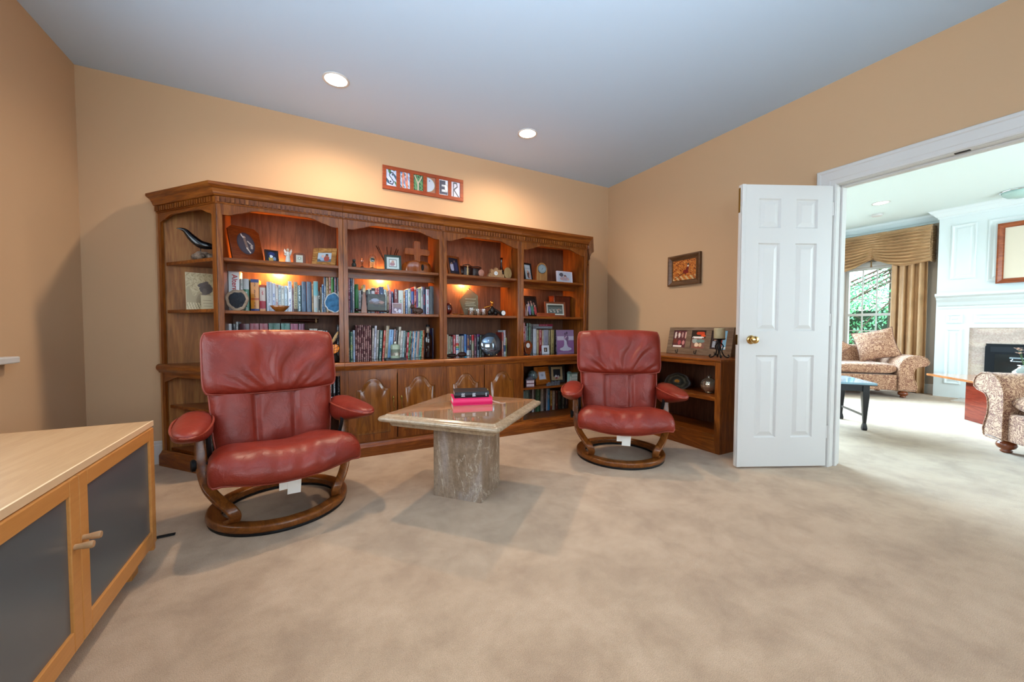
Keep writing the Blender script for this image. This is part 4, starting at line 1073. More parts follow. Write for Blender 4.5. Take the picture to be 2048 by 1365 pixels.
for (a, b, ky) in ((.012, .592, .022), (-.60, .008, -.022)):
    d = CB('door', MB().box(0, a, .096, .017, a+.045, .578).box(0, b-.045, .096, .017, b, .578).box(0, a+.045, .096, .017, b-.045, .155).box(0, a+.045, .533, .017, b-.045, .578), bevel=.0025)
    MB().box(.004, a+.045, .155, .009, b-.045, .533).build('glass_pane', FROST, d)
    MB().lathe([(.0001, 0), (.008, 0), (.0075, .010), (.009, .018), (.0105, .034), (.009, .038), (.0001, .038)], 16).build('door_knob', MAPLETOP, d, smooth=True, angle=40, loc=(.017, ky, .392 if ky > 0 else .386), rot=(0, pi/2, 0))
tag(MB().tube(catmull([(-.86, 2.20, .006), (-.76, 2.27, .006), (-.67, 2.33, .006), (-.585, 2.338, .006)], 6), .011, 8, flat=.4).build('cable_strap', BLACK, smooth=True), 'short flat black cord on the carpet beside the maple cabinet', 'cord')

# ================================================================= LOW OAK BOOKCASE AT THE RIGHT WALL (front faces -x)
sb = thing('low_bookcase', 'low two-shelf oak bookcase against the right wall beside the open door', 'bookcase', (2.83, 2.295, 0), -pi/2)
def SB(n_, m, mt=OAK, **k): return m.build(n_, mt, sb, **k)
W2, D2 = .455, .40
SB('side_panel', MB().box(W2-.02, .018, 0, W2, D2, .733)); SB('side_panel', MB().box(-W2, .018, 0, -W2+.02, D2, .733))
SB('stile', MB().box(W2-.048, 0, 0, W2, .018, .733), bevel=.003); SB('stile', MB().box(-W2, 0, 0, -W2+.048, .018, .733), bevel=.003)
SB('rail', MB().box(-W2+.048, 0, .0, W2-.048, .018, .15), OAKX, bevel=.003)
SB('rail', MB().box(-W2+.048, 0, .700, W2-.048, .018, .733), OAKX, bevel=.003)
SB('top', MB().box(-W2-.004, -.006, .733, W2+.004, D2, .752), OAKX, bevel=.005)
SB('shelf', MB().box(-W2+.02, .004, .418, W2-.02, D2-.03, .450), OAKX, bevel=.003)
SB('deck', MB().box(-W2+.02, .018, .128, W2-.02, D2-.03, .149), OAKX)
SB('back_panel', MB().box(-W2+.02, D2-.03, .0, W2-.02, D2-.022, .733), OAKD)

# ================================================================= PICTURES AND ORNAMENTS
def frame(label, x, y, z, w_, h_, b, fm, shapes=(), bgc='c8c8c8', lean=10, rz=0.0, th=.014, mount=None, mw=0, group=None, cat='picture frame', name='picture_frame', nu=26, nv=22, stand=True, b2=None):
    rx = -radians(lean)
    t = thing(name, label, cat, (x, y, z+th*abs(sin(rx))+.0004), rz, group, rx=rx)
    bb = b2 or b
    MB().box(-w_/2, 0, 0, -w_/2+b, th, h_).box(w_/2-b, 0, 0, w_/2, th, h_).box(-w_/2+b, 0, 0, w_/2-b, th, bb).box(-w_/2+b, 0, h_-bb, w_/2-b, th, h_).build('frame', fm, t, bevel=min(.003, b*.25))
    box('backing', -w_/2+b*.6, th*.55, b*.4, w_/2-b*.6, th*.9, h_-b*.4, mat('frame_backing', '2a2420', .8), t)
    if mount: box('mount', -w_/2+b, th*.42, bb, w_/2-b, th*.5, h_-bb, mat('mount_'+mount, mount, .8), t)
    k = b+mw; kb = bb+mw
    picture('photo', w_-2*k, h_-2*kb, shapes, bgc, t, (0, th*.36, kb), nu=nu, nv=nv)
    if stand: MB().prism([(th, h_*.62), (th+h_*.17, .004-th*.1), (th+h_*.17+.004, .004-th*.1), (th+.004, h_*.64)], -w_*.12, w_*.12, axis='x').build('easel_back', mat('frame_backing', '2a2420', .8), t) if lean > 5 else None
    return t
DKW = wood('dark_wood_frame', '1c0c06', '34180c', '4a2614', 'z', 1, .3)
MIDW = wood('mid_wood_frame', '4c2008', '7c3c14', '98541e', 'z', 1, .3)
GRYW = wood('weathered_wood', '54402e', '7a6450', '95806a', 'x', 1, .7, 0)
REDW = wood('reddish_sign_wood', '6e2a12', '98441f', 'b0562c', 'x', 1, .45)

# ---- surname sign above the bookcase: six photographs that read as letters
sg = thing('letter_photo_sign', 'reddish wooden wall sign above the bookcase with six letter photographs', 'sign', (.985, YB-.001, 2.264))
SW, SH = .775, .212
cells = []; m = MB(); cw = .090; gap = (SW-6*cw)/7; z0, z1 = .034, .180
m.box(-SW/2, -.018, 0, SW/2, 0, z0).box(-SW/2, -.018, z1, SW/2, 0, SH)
xs = -SW/2
for i in range(7): m.box(xs, -.018, z0, xs+gap, 0, z1); xs += gap+cw
m.build('frame', REDW, sg, bevel=.002)
D_ = '2c3234'
letters = [
 ([seg(.72,.82,.42,.86,.035), seg(.42,.86,.30,.66,.035), seg(.30,.66,.74,.30,.035), seg(.74,.30,.62,.12,.035), seg(.62,.12,.30,.16,.035), seg(.30,.16,.26,.30,.03), ell(.64,.72,.08,.06), ell(.42,.28,.08,.06)], mottle(['4a7a50', 'b8c8e8', 'c8d4ea', '3c5c78'], 5, 1), '2a2c48'),
 ([seg(.28,.0,.30,1,.06), seg(.72,0,.70,1,.06), seg(.30,1,.70,.05,.05)], mottle(['5c84b8', '88a8d0', 'c0d0e4', '6a6a78'], 7, 2), 'e0825c'),
 ([seg(.48,0,.48,.45,.065), seg(.48,.45,.14,.92,.05), seg(.48,.45,.86,.9,.05)], mottle(['2c5c38', '48785a', '6a9a6a', '2a4838'], 9, 3), 'c8b8a8'),
 ([lambda u, v: (((u-.08)/.84)**2+((v-.5)/.48)**2 < 1 and u > .08)], '9a6a54', None),
 ([rec(.06,.05,.30,.95), rec(.06,.68,.72,.95), rec(.06,.36,.66,.56), rec(.06,.05,.94,.22)], mottle(['d8e0ec', 'c8d0d8', 'e8ecf0'], 5, 5), '4a4e60'),
 ([seg(.24,.0,.28,.92,.045), seg(.28,.92,.62,.92,.045), seg(.62,.92,.70,.70,.045), seg(.70,.70,.30,.48,.045), seg(.30,.48,.86,.02,.045)], 'c4c8dc', '2a3848')]
xs = -SW/2+gap
for (sh, bgc, col_), L_ in zip(letters, 'SNYDER'):
    if col_ is None: shapes = [(sh[0], 'b8c4d4'), (ell(.34, .76, .06, .04), '48689a'), (lambda u, v: abs(((u-.08)/.84)**2+((v-.5)/.48)**2-.95) < .06 and u > .08, '8a8a6a')]
    else: shapes = [(s_, col_) for s_ in sh]
    picture('letter_photo', cw, z1-z0, shapes, bgc, sg, (xs+cw/2, -.008, z0), nu=40, nv=60); xs += cw+gap
box('backing', -SW/2+.01, -.006, .01, SW/2-.01, -.002, SH-.01, mat('frame_backing', '2a2420', .8), sg)

# ---- pheasant picture on the right wall
ph_ = thing('wall_picture', 'small framed pheasant picture hanging on the right wall', 'picture', (XR-.001, 2.53, 1.428), -pi/2)
w_, h_ = .365, .302; bq = .052
def bevel_frame(w_, h_, b, t0, t1, parent, m_, name='frame'):
    """mitred frame with a sloping face: thick t0 at the outside, t1 at the sight edge"""
    o = [(-w_/2, 0), (w_/2, 0), (w_/2, h_), (-w_/2, h_)]
    def ring(k, y): return [(-w_/2+k, y, k), (w_/2-k, y, k), (w_/2-k, y, h_-k), (-w_/2+k, y, h_-k)]
    R_ = [ring(0, 0), ring(0, -t0), ring(b*.25, -t0-.002), ring(b*.8, -t1), ring(b, -t1), ring(b, 0)]
    vs = [v for r_ in R_ for v in r_]; fs = []
    for q in range(len(R_)-1):
        for i in range(4): fs.append((q*4+i, q*4+(i+1) % 4, q*4+4+(i+1) % 4, q*4+4+i))
    return MB().add(vs, fs).build(name, m_, parent)
bevel_frame(w_, h_, bq, .028, .014, ph_, wood('picture_frame_wood', '3a2414', '5e4028', '7a583a', 'x', 1, .4))
picture('print', w_-2*bq, h_-2*bq, [(lambda u, v: v < .2 and sin(u*30+v*20) > .2, 'c8a878'), (ell(.56,.40,.13,.10), '7a1c14'), (seg(.60,.44,.66,.62,.045), '6a1a18'), (seg(.66,.66,.665,.70,.028), 'e8e4dc'), (ell(.665,.76,.035,.045), '1e3a3c'), (seg(.30,.24,.50,.36,.022), '5a2c14'), (seg(.12,.12,.32,.25,.012), '4a2414'), (seg(.58,.30,.58,.20,.01), '3a2010')],
        mottle(['6e2e10', 'a85a20', 'c87a30', '8a4214', 'd89a50'], 22, 4), ph_, (0, -.010, bq), nu=60, nv=48)

# ---- on top of the low bookcase
tf = thing('triple_photo_board', 'weathered wood board with three photographs and hooks leaning on the low bookcase', 'picture frame', (3.155, 2.30, .7535), -pi/2, rx=-radians(12))
TW, TH = .66, .262; op = .145; g3 = (TW-3*op)/4
m = MB().box(-TW/2, 0, 0, TW/2, .018, .062).box(-TW/2, 0, TH-.030, TW/2, .018, TH); xs = -TW/2
for i in range(4): m.box(xs, 0, .062, xs+g3, .018, TH-.03); xs += g3+op
m.build('frame', GRYW, tf, bevel=.002)
box('backing', -TW/2+.01, .012, .01, TW/2-.01, .018, TH-.01, mat('frame_backing', '2a2420', .8), tf)
pics = [([(ell(.14,.72,.08,.2), 'd8ccc4'), (ell(.42,.74,.08,.18), 'e0d4cc'), (ell(.68,.74,.07,.16), 'b89890'), (ell(.92,.74,.06,.2), 'd0a89c'), (ell(.42,.88,.04,.06), 'b07860'), (rec(0,.28,.3,.5), '6a2c20'), (ell(.5,.3,.12,.14), 'a84850'), (ell(.8,.3,.1,.12), 'c88888'), (rec(.04,.04,.7,.12), 'ece8e4')], '54202e'),
        ([(rec(0,.55,1,1), '1c1410'), (ell(.6,.85,.3,.1), 'c83c14'), (ell(.8,.72,.16,.08), 'e0501c'), (ell(.45,.62,.42,.05), 'f0f0ea'), (ell(.25,.42,.2,.12), '98a8a4'), (ell(.65,.42,.3,.1), '6a8a84'), (ell(.4,.2,.14,.12), 'e8ceb0'), (ell(.66,.2,.12,.1), 'dcbc98'), (ell(.5,.06,.4,.05), '8a4a3c')], '7a5448'),
        ([(rec(.72,0,1,1), '7ab4d4'), (rec(.55,.1,.74,.8), '7a2018'), (ell(.3,.55,.12,.1), 'd0a088'), (rec(.1,.1,.4,.45), '9aa4b0'), (rec(.3,.1,.55,.5), '181c24'), (rec(.62,.05,.98,.13), 'f0ece8')], '2c1a1c')]
xs = -TW/2+g3
for sh, bgc in pics:
    picture('photo', op, TH-.092, sh, bgc, tf, (xs+op/2, .008, .062), nu=30, nv=30)
    MB().tube(catmull([(xs+op/2, -.001, .045), (xs+op/2, -.006, .012), (xs+op/2-.004, -.018, .010), (xs+op/2-.008, -.020, .028)], 4), .003, 7).sphere((xs+op/2-.008, -.020, .030), .004, 8, 6).build('hook', IRON, tf, smooth=True); xs += op+g3
ch = thing('candle_holder', 'black wrought-iron scroll holder with a thick candle on the low bookcase', 'candle holder', (2.995, 1.965, .7525))
m = MB().lathe([(.0001, .152), (.040, .152), (.046, .160), (.044, .163), (.0001, .160)], 24).lathe([(.012, .06), (.017, .085), (.009, .105), (.012, .13), (.016, .152)], 12)
for k in range(4):
    a = pi/4+k*pi/2; c_, s_ = cos(a), sin(a)
    m.tube(catmull([(.008*c_, .008*s_, .13), (.030*c_, .030*s_, .10), (.020*c_, .020*s_, .06), (.038*c_, .038*s_, .02), (.060*c_, .060*s_, .006), (.074*c_, .074*s_, .014), (.070*c_, .070*s_, .026), (.062*c_, .062*s_, .022)], 5), .0048, 7)
m.build('scroll_stand', IRON, ch, smooth=True, angle=50)
MB().lathe([(.0001, .162), (.040, .162), (.042, .166), (.0415, .245), (.038, .249), (.030, .246), (.0001, .244)], 32).build('candle', mat('ivory_wax', 'b4a886', .5, var=.1, vscale=30), ch, smooth=True, angle=40)
MB().tube([(0, 0, .243), (.001, 0, .254)], .0012, 6).build('wick', BLACK, ch)
# agate slab and ribbed glass jar on its shelf
def slab_mesh(pts, y0, y1):
    return MB().prism(pts, y0, y1, axis='y')
def agate(label, loc, rz, rx_, rz_, rings, lean=12, seed=1, th=.014, cut=.30, scale=1.0):
    rnd = random.Random(seed); ph = [rnd.uniform(0, 6.28) for _ in range(4)]
    t = thing('agate_slice', label, 'mineral', loc, rz, 'polished agate slices', rx=-radians(lean)); n = 48
    def outl(k):
        out = []
        for i in range(n):
            a = 2*pi*i/n; r = k*(1+.07*sin(2*a+ph[0])+.055*sin(3*a+ph[1])+.03*sin(7*a+ph[2])+.012*sin(13*a))
            z = max(-rz_*cut*2, rz_*r*sin(a)); out.append((rx_*r*cos(a), z))
        zm = min(p[1] for p in out); return out
    O1 = outl(1); zb = min(p[1] for p in O1); O = [(p[0], p[1]-zb) for p in O1]
    MB().prism(O, 0, th, axis='y').build('rind', mat('agate_rind_%d' % seed, rings[0], .7, var=.2, vscale=60), t)
    for q, (k, c_) in enumerate(rings[1]):
        I = [(p[0], p[1]-zb) for p in outl(k)]
        MB().prism(I, -.0006*(q+1), .002, axis='y').build('band', mat('agate_%d_%d' % (seed, q), c_, .12, var=.45, vscale=28), t)
    return t
agate('dark banded agate slice with a small ochre heart in the low bookcase', (2.96, 2.35, .4505), -pi/2, .125, .078, ('3a3a3c', [(.90, '2c2c26'), (.72, '48483c'), (.55, '2a2e2a'), (.34, '3c4440'), (.2, 'a87430')]), seed=3, cut=.42)
gj = thing('ribbed_glass_jar', 'ribbed silvered glass jar on the middle shelf of the low bookcase', 'vase', (2.99, 2.045, .4505))
prof = [(.030, 0), (.034, .004), (.030, .008), (.044, .018), (.064, .045), (.070, .070), (.064, .098), (.044, .118), (.022, .127), (.017, .132), (.021, .138), (.014, .146), (.006, .152), (.0001, .156)]
m = MB(); n = 56; vs = []; fs = []
for i in range(n):
    a = 2*pi*i/n; rib = 1-.055*abs(cos(7*a))
    for r, z in prof:
        rr = r*(rib if .012 < z < .12 else 1); vs.append((rr*cos(a), rr*sin(a), z))
k = len(prof)
for i in range(n):
    j = (i+1) % n
    for q in range(k-1): fs.append((i*k+q, j*k+q, j*k+q+1, i*k+q+1))
fs.append(tuple(i*k for i in range(n))[::-1])
MB().add(vs, fs).build('jar', mat('silvered_glass', 'b8a890', .06, .75), gj, smooth=True, angle=50)
MB().lathe([(.0225, .133), (.0235, .1375), (.0225, .141)], 24).build('collar', CHROME, gj, smooth=True)
# ---------------------------------------------------------------- ornaments on the shelves
S1, S2, SC_, SL = Z_S1+.0004, Z_S2+.0004, Z_C+.0004, Z_L+.0004
BURL = wood('burl_wood', '4a1c08', '7c3612', '9c5220', 'x', 3.0, .3, .3, .8)
t = thing('memorial_plaque', 'burl wood plaque with oval bridal photograph leaning in the left bay\'s top corner', 'plaque', (-.372, 3.255, S1+.004), radians(33), rx=-radians(17))
pw, phh, cc = .205, .262, .030
MB().prism([(-pw/2, 0), (pw/2, 0), (pw/2, phh-cc), (pw/2-cc, phh), (-pw/2+cc, phh), (-pw/2, phh-cc)], 0, .018, axis='y').build('board', BURL, t, bevel=.003)
picture('oval_photo', .115, .165, [(ell(.5,.5,.44,.44), '4a4650'), (ell(.44,.78,.08,.06), 'c8a890'), (seg(.30,.9,.5,.62,.035), 'd8d4d0'), (seg(.45,.70,.55,.25,.07), '8a7468'), (seg(.60,.62,.85,.45,.03), 'c8bab0'), (seg(.5,.3,.66,.1,.03), 'e0d4c8'), (ell(.78,.36,.07,.09), 'b8a8a0')], '3a3640', t, (0, -.0006, .05), nu=36, nv=46, clip=ell(.5,.5,.5,.5))
frame('small dark frame with a blue-and-yellow photo, right of the burl plaque', -.232, 3.25, S1, .088, .098, .011, DKW, [(ell(.5,.75,.3,.2), '1c2c6a'), (ell(.45,.5,.16,.14), 'e0e4ea'), (rec(.2,.0,.6,.35), 'b8a03c'), (ell(.75,.3,.14,.18), '7a8ca8'), (ell(.45,.15,.1,.08), 'c88858')], '10142c', 14, radians(20))
t = thing('angel_figurine', 'white robed angel figurine between two small frames on the top shelf', 'figurine', (-.135, 3.235, S1))
MB().lathe([(.019, 0), (.018, .02), (.013, .05), (.010, .072), (.012, .082), (.006, .090), (.0001, .092)], 20).build('robe', mat('white_ceramic', 'ddd6cc', .5), t, smooth=True)
MB().sphere((0, -.002, .102), .0095, 14, 10, sz=1.15).build('head', mat('pale_ceramic', 'c8ac94', .5), t, smooth=True)
MB().tube(catmull([(-.010, 0, .078), (-.020, -.012, .066), (-.006, -.018, .058)], 4), .0035, 7).tube(catmull([(.010, 0, .078), (.018, -.012, .070), (.022, -.016, .090)], 4), .0033, 7).build('arms', mat('white_ceramic', 'ddd6cc', .5), t, smooth=True)
MB().prism([(.0, .055), (.014, .060), (.026, .095), (.022, .112), (.006, .085)], .008, .011, axis='y').prism([(.0, .055), (-.014, .060), (-.026, .095), (-.022, .112), (-.006, .085)], .008, .011, axis='y').build('wings', mat('white_ceramic', 'ddd6cc', .5), t)
t = thing('picture_frame', 'tiny octagonal wooden frame beside the angel figurine', 'picture frame', (-.062, 3.24, S1+.001), 0, rx=-radians(10))
a_, b_ = .040, .046; c_ = .016
MB().prism([(-a_, c_), (-a_+c_, 0), (a_-c_, 0), (a_, c_), (a_, 2*b_-c_), (a_-c_, 2*b_), (-a_+c_, 2*b_), (-a_, 2*b_-c_)], 0, .012, axis='y').build('frame', MIDW, t, bevel=.002)
picture('photo', .044, .056, [(ell(.5,.55,.25,.2), '8a9488'), (ell(.5,.55,.12,.1), 'd8d8c8')], 'c4c0ae', t, (0, -.0006, .018), nu=16, nv=18)
frame('woven wicker frame with a couple\'s photo at the right end of the top shelf', .096, 3.25, S1, .178, .152, .038, wood('wicker', '6e4018', 'b07c40', 'd0a060', 'x', 2.5, .7, 0, 1.6), [(rec(0,0,1,.3), '5c6874'), (ell(.36,.40,.2,.28), '9cb0c8'), (ell(.36,.62,.11,.17), 'd8b0a0'), (ell(.66,.36,.2,.3), 'a84838'), (ell(.66,.66,.11,.18), '9a5c44'), (ell(.66,.80,.11,.07), '2a1c18')], 'b8c4cc', 16, radians(-24), th=.014)

# second bay, top shelf
t = thing('cat_figurine', 'tiny dark grey cat figurine at the left end of the second bay\'s top shelf', 'figurine', (.312, 3.23, S1))
m = MB().sphere((0, 0, .026), .018, 14, 10, sz=1.4, sy=1.2).sphere((0, -.008, .058), .0125, 12, 8)
m.lathe([(.004, 0), (.0001, .014)], 6, (-.008, -.008, .066)).lathe([(.004, 0), (.0001, .014)], 6, (.008, -.008, .066)).tube(catmull([(.014, .006, .008), (.026, -.002, .010), (.022, -.016, .006)], 4), .004, 7)
m.build('body', mat('grey_stone', '3a403c', .4, var=.2, vscale=60), t, smooth=True)
t = thing('glass_trinket', 'tiny glass trinket on a dark red foot beside the glass dome clock', 'ornament', (.372, 3.22, S1))
MB().lathe([(.016, 0), (.016, .012), (.012, .018), (.0001, .019)], 20).build('foot', mat('dark_red_wood', '3c1210', .3), t, smooth=True, angle=40)
MB().lathe([(.004, .019), (.003, .05), (.009, .058), (.010, .068), (.004, .078), (.003, .086), (.0001, .092)], 16).build('stem', GLASS, t, smooth=True)
t = thing('dome_clock', 'brass anniversary clock under a glass dome', 'clock', (.450, 3.24, S1))
MB().lathe([(.038, 0), (.038, .008), (.033, .012), (.0001, .0125)], 32).build('base', BRASS, t, smooth=True, angle=40)
MB().lathe([(.018, .012), (.016, .018), (.004, .022), (.003, .05), (.003, .06)], 16).box(-.014, -.004, .014, -.011, .004, .07).box(.011, -.004, .014, .014, .004, .07).build('pillar', BRASS, t, smooth=True, angle=40)
MB().lathe([(.0001, 0), (.021, 0), (.021, .008), (.0001, .008)], 28).build('movement', BRASS, t, loc=(0, .002, .080), rot=(pi/2, 0, 0), smooth=True, angle=40)
MB().lathe([(.0001, 0), (.0175, 0)], 28).build('dial', mat('cream_dial', 'e8dcc0', .5), t, loc=(0, -.0062, .080), rot=(pi/2, 0, 0))
MB().lathe([(.031, .0125), (.031, .088), (.028, .104), (.018, .118), (.0001, .124), (.0001, .1225), (.017, .1165), (.0265, .103), (.0295, .088), (.0295, .0125)], 32).build('glass_dome', GLASS, t, smooth=True)
t = thing('reed_diffuser', 'reed diffuser with dark sticks standing behind the green frame', 'diffuser', (.600, 3.345, S1))
MB().lathe([(.028, 0), (.030, .01), (.030, .06), (.014, .078), (.012, .095), (.0001, .095)], 20).build('bottle', mat('brown_glass', '4a2410', .1), t, smooth=True, angle=40)
for dx, dz in ((-.098, .222), (-.082, .217), (-.016, .22), (.020, .222), (.060, .214), (.075, .205)):
    MB().tube([(dx*.05, 0, .03), (dx*1.05, .012, dz)], .0030, 6).build('reed', mat('dark_reed', '2c100a', .6), t, smooth=True)
frame('dark green frame with a baby photo in front of the diffuser', .612, 3.235, S1, .136, .138, .018, mat('green_painted_wood', '26382e', .4), [(rec(.04,.04,.96,.96), 'c8d0cc'), (rec(.2,.2,.8,.8), '3c4844'), (rec(.24,.24,.76,.76), 'd8d8d4'), (ell(.45,.42,.2,.16), 'a87c80'), (ell(.5,.6,.12,.12), 'c09888')], 'b0bcb8', 9, radians(-4))
t = thing('carved_cross', 'polished wooden cross rising from a carved burl mound', 'sculpture', (.812, 3.25, S1))
CW = wood('glossy_carved_wood', '6a2c0c', '8e4518', 'a86028', 'z', 1.5, .12, 1.6, .8)
def rs(pts): return pts
m = MB()
def rbox(x0, z0, x1, z1, y0, y1, r=.010):
    w2, h2 = (x1-x0)/2, (z1-z0)/2
    return [((x0+x1)/2+p[0], (z0+z1)/2+p[1]) for p in rrect(w2, h2, r, 4)]
cross = [(-.026, .04), (-.022, .10), (-.024, .145), (-.026, .150), (-.103, .150), (-.108, .160), (-.106, .196), (-.098, .204), (-.026, .206), (-.024, .212), (-.028, .262), (-.020, .270), (.022, .268), (.028, .260), (.025, .212), (.030, .206), (.100, .202), (.108, .192), (.106, .158), (.098, .150), (.036, .152), (.026, .145), (.024, .10), (.034, .04)]
m.prism(cross, -.020, .020, axis='y').build('cross', CW, t, bevel=.009, seg=3)
def mound(a, b):
    an = 2*pi*a; r = sin(pi/2*min(1, (1-b)*1.0)) ; z = .098*sin(pi/2*b)*(1+.10*sin(3*an+1))
    R_ = .122*(1+.06*sin(5*an)+.05*sin(2*an+2)); rr = (1-b**2.6)**.5 if b < 1 else 0
    return Vector((R_*rr*cos(an), .052*rr*sin(an)*(1+.1*sin(7*an)), z))
weld(MB().grid(mound, 40, 14, cu=True).build('mound', CW, t))
MB().sphere((0, 0, 0), .012, 12, 8, sz=2.2).build('hollow_shade', IRON, t, smooth=True, loc=(.035, -.050, .045))  # solid dark bulge on the mound; a hollow's shade put into its colour

# third bay, top shelf
frame('brown wooden frame with a dark group photo, third bay\'s top left', 1.158, 3.25, S1, .142, .186, .020, MIDW, [(ell(.3,.42,.2,.26), 'b8b4cc'), (ell(.62,.5,.16,.34), '2a2a4c'), (ell(.80,.46,.12,.3), '34345c'), (ell(.3,.66,.08,.08), '8a6a5c'), (ell(.62,.80,.07,.07), '7a5c50')], '181626', 14, radians(18))
t = thing('leather_album', 'dark brown quilted leather case leaning open on the top shelf', 'case', (1.345, 3.32, S1), radians(8))
DL = mat('dark_brown_leather', '2c120c', .28, bumps=.2, bscale=200)
m = pillow(lambda u, v: Vector((u*.048-.046, .015*u*u, .055+v*.054)), 24, 18, .020, .012, 4, .5); weld(m.build('left_panel', DL, t))
m = pillow(lambda u, v: Vector((u*.048+.052, .012*u*u, .052+v*.051)), 24, 18, .020, .012, 4, .5); weld(m.build('right_panel', DL, t))
m = pillow(lambda u, v: Vector((-.105+.02*u, .01+.03*v*v, .055+v*.054)), 14, 18, .018, .012, 4, .5); weld(m.build('side_flap', DL, t))
MB().tube(catmull([(-.10, 0, .110), (-.05, -.01, .122), (.0, 0, .108), (.06, -.01, .112), (.10, 0, .104)], 5), .005, 7).build('edge_roll', DL, t, smooth=True)
t = thing('small_statuette', 'little pale gold statuette before the quilted leather case', 'figurine', (1.243, 3.175, S1))
MB().lathe([(.011, 0), (.011, .006), (.007, .012), (.009, .03), (.006, .05), (.009, .062), (.004, .072), (.007, .080), (.006, .088), (.0001, .094)], 16).build('figure', mat('pale_gold', 'b89868', .4, .3), t, smooth=True)
t = thing('pink_stone', 'small rounded pink stone before the leather case', 'stone', (1.375, 3.175, S1))
weld(MB().grid(lambda a, b: Vector((.029*cos(2*pi*a)*sin(pi*b)*(1+.05*sin(6*pi*a)), .013*sin(2*pi*a)*sin(pi*b), .034-.034*cos(pi*b)*(1 if b < .5 else .92))), 24, 14, cu=True).build('stone', mat('pink_stone', 'a8705c', .6, var=.15, vscale=60), t))
t = thing('coral_clock', 'rough coral-like stone clock with a small white dial', 'clock', (1.535, 3.21, S1))
rnd = random.Random(5)
pts = []
for i in range(40):
    a = pi*i/39; r = 1+.10*sin(9*a)+.06*sin(23*a+1); pts.append((.076*r*cos(a), .088*r*sin(a)**.8 if sin(a) > 0 else 0))
MB().prism(pts, -.022, .016, axis='y').build('rock', mat('coral_rock', 'a87c54', .9, var=.3, vscale=90, bumps=.8, bscale=90), t, bevel=.008)
MB().lathe([(.0001, 0), (.017, 0), (.019, .003), (.0001, .0035)], 26).build('dial', mat('white_dial', 'e4e0dc', .4), t, loc=(-.008, -.0225, .042), rot=(pi/2, 0, 0), smooth=True, angle=40)
MB().box(-.001, -.0275, 0, .001, -.0268, .012).box(0, -.0275, -.001, .009, -.0268, .001).build('hands', BLACK, t, loc=(-.008, 0, .042))
t = thing('long_neck_vase', 'dark long-necked wooden vase at the third bay\'s top right', 'vase', (1.640, 3.30, S1))
MB().lathe([(.020, 0), (.034, .012), (.042, .04), (.036, .07), (.016, .105), (.009, .14), (.009, .185), (.016, .212), (.013, .212), (.006, .18)], 28).build('body', mat('dark_turned_wood', '2e1008', .2, coat=.5), t, smooth=True)
t = thing('wood_slice', 'pale oval wood slice with upright grain before the long-necked vase', 'ornament', (1.655, 3.185, S1), rx=-radians(6))
MB().prism([(.040*cos(2*pi*i/30), .052+.054*sin(2*pi*i/30)*(1.05 if sin(2*pi*i/30) > 0 else .94)) for i in range(30)], 0, .012, axis='y').build('slice', wood('pale_slice', '6c4c28', '9c7a4c', 'b89868', 'z', 3, .5, 0), t, bevel=.002)

# fourth bay, top shelf
frame('black frame with a seaside portrait, fourth bay\'s top left', 1.925, 3.25, S1, .118, .186, .019, BLACK, [(rec(0,.55,1,1), 'b8c0c8'), (rec(0,.72,1,.78), '98a4b0'), (ell(.55,.32,.22,.26), '4c2c28'), (ell(.5,.52,.12,.1), 'c89c88'), (ell(.8,.2,.18,.2), 'b8948c')], 'a8b4bc', 12, radians(14))
t = thing('arch_clock', 'round-topped pale oak mantel clock on the fourth bay\'s top shelf', 'clock', (2.072, 3.25, S1), radians(-10))
arc = [(-.058, 0), (.058, 0), (.058, .120)]+[(.058*cos(pi*i/20), .120+.075*sin(pi*i/20)) for i in range(1, 20)]+[(-.058, .120)]
MB().prism(arc, 0, .045, axis='y').build('case', wood('clock_oak', '70461c', 'a06c34', 'b88448', 'z', 1, .4), t, bevel=.003)
MB().lathe([(.0001, 0), (.040, 0), (.044, .004), (.046, .002)], 36).build('bezel', mat('pewter', '7c8890', .3, .8), t, loc=(0, -.001, .132), rot=(pi/2, 0, 0), smooth=True, angle=30)
MB().lathe([(.0001, 0), (.040, 0)], 36).build('dial', mat('pale_blue_dial', 'b8c8cc', .4), t, loc=(0, -.0045, .132), rot=(pi/2, 0, 0))
m = MB()
for i in range(12): a = pi*i/6; m.box(.032*cos(a)-.0012, -.0056, .132+.032*sin(a)-.003, .032*cos(a)+.0012, -.0050, .132+.032*sin(a)+.003)
m.build('hour_marks', BLACK, t)
MB().prism([(-.0015, 0), (.0015, 0), (.0008, .026)], -.0068, -.0062, axis='y').build('hand', BLACK, t, loc=(0, 0, .132), rot=(0, radians(38), 0))
MB().prism([(-.002, 0), (.002, 0), (.001, .018)], -.0062, -.0057, axis='y').build('hand', BLACK, t, loc=(0, 0, .132), rot=(0, radians(200), 0))
frame('pale glass block frame with a faded family photo, fourth bay\'s top right', 2.335, 3.215, S1, .205, .122, .012, mat('frosted_acrylic', 'd4ccd4', .15), [(ell(.28,.75,.16,.2), '4c4854'), (ell(.5,.35,.34,.22), 'a89098'), (ell(.55,.62,.10,.14), '6c4c4c'), (ell(.55,.52,.07,.08), 'c8a090'), (ell(.78,.3,.08,.1), 'c09c94'), (ell(.3,.28,.08,.09), 'b88c84')], 'b8bcc8', 6, radians(4), th=.020, stand=False)

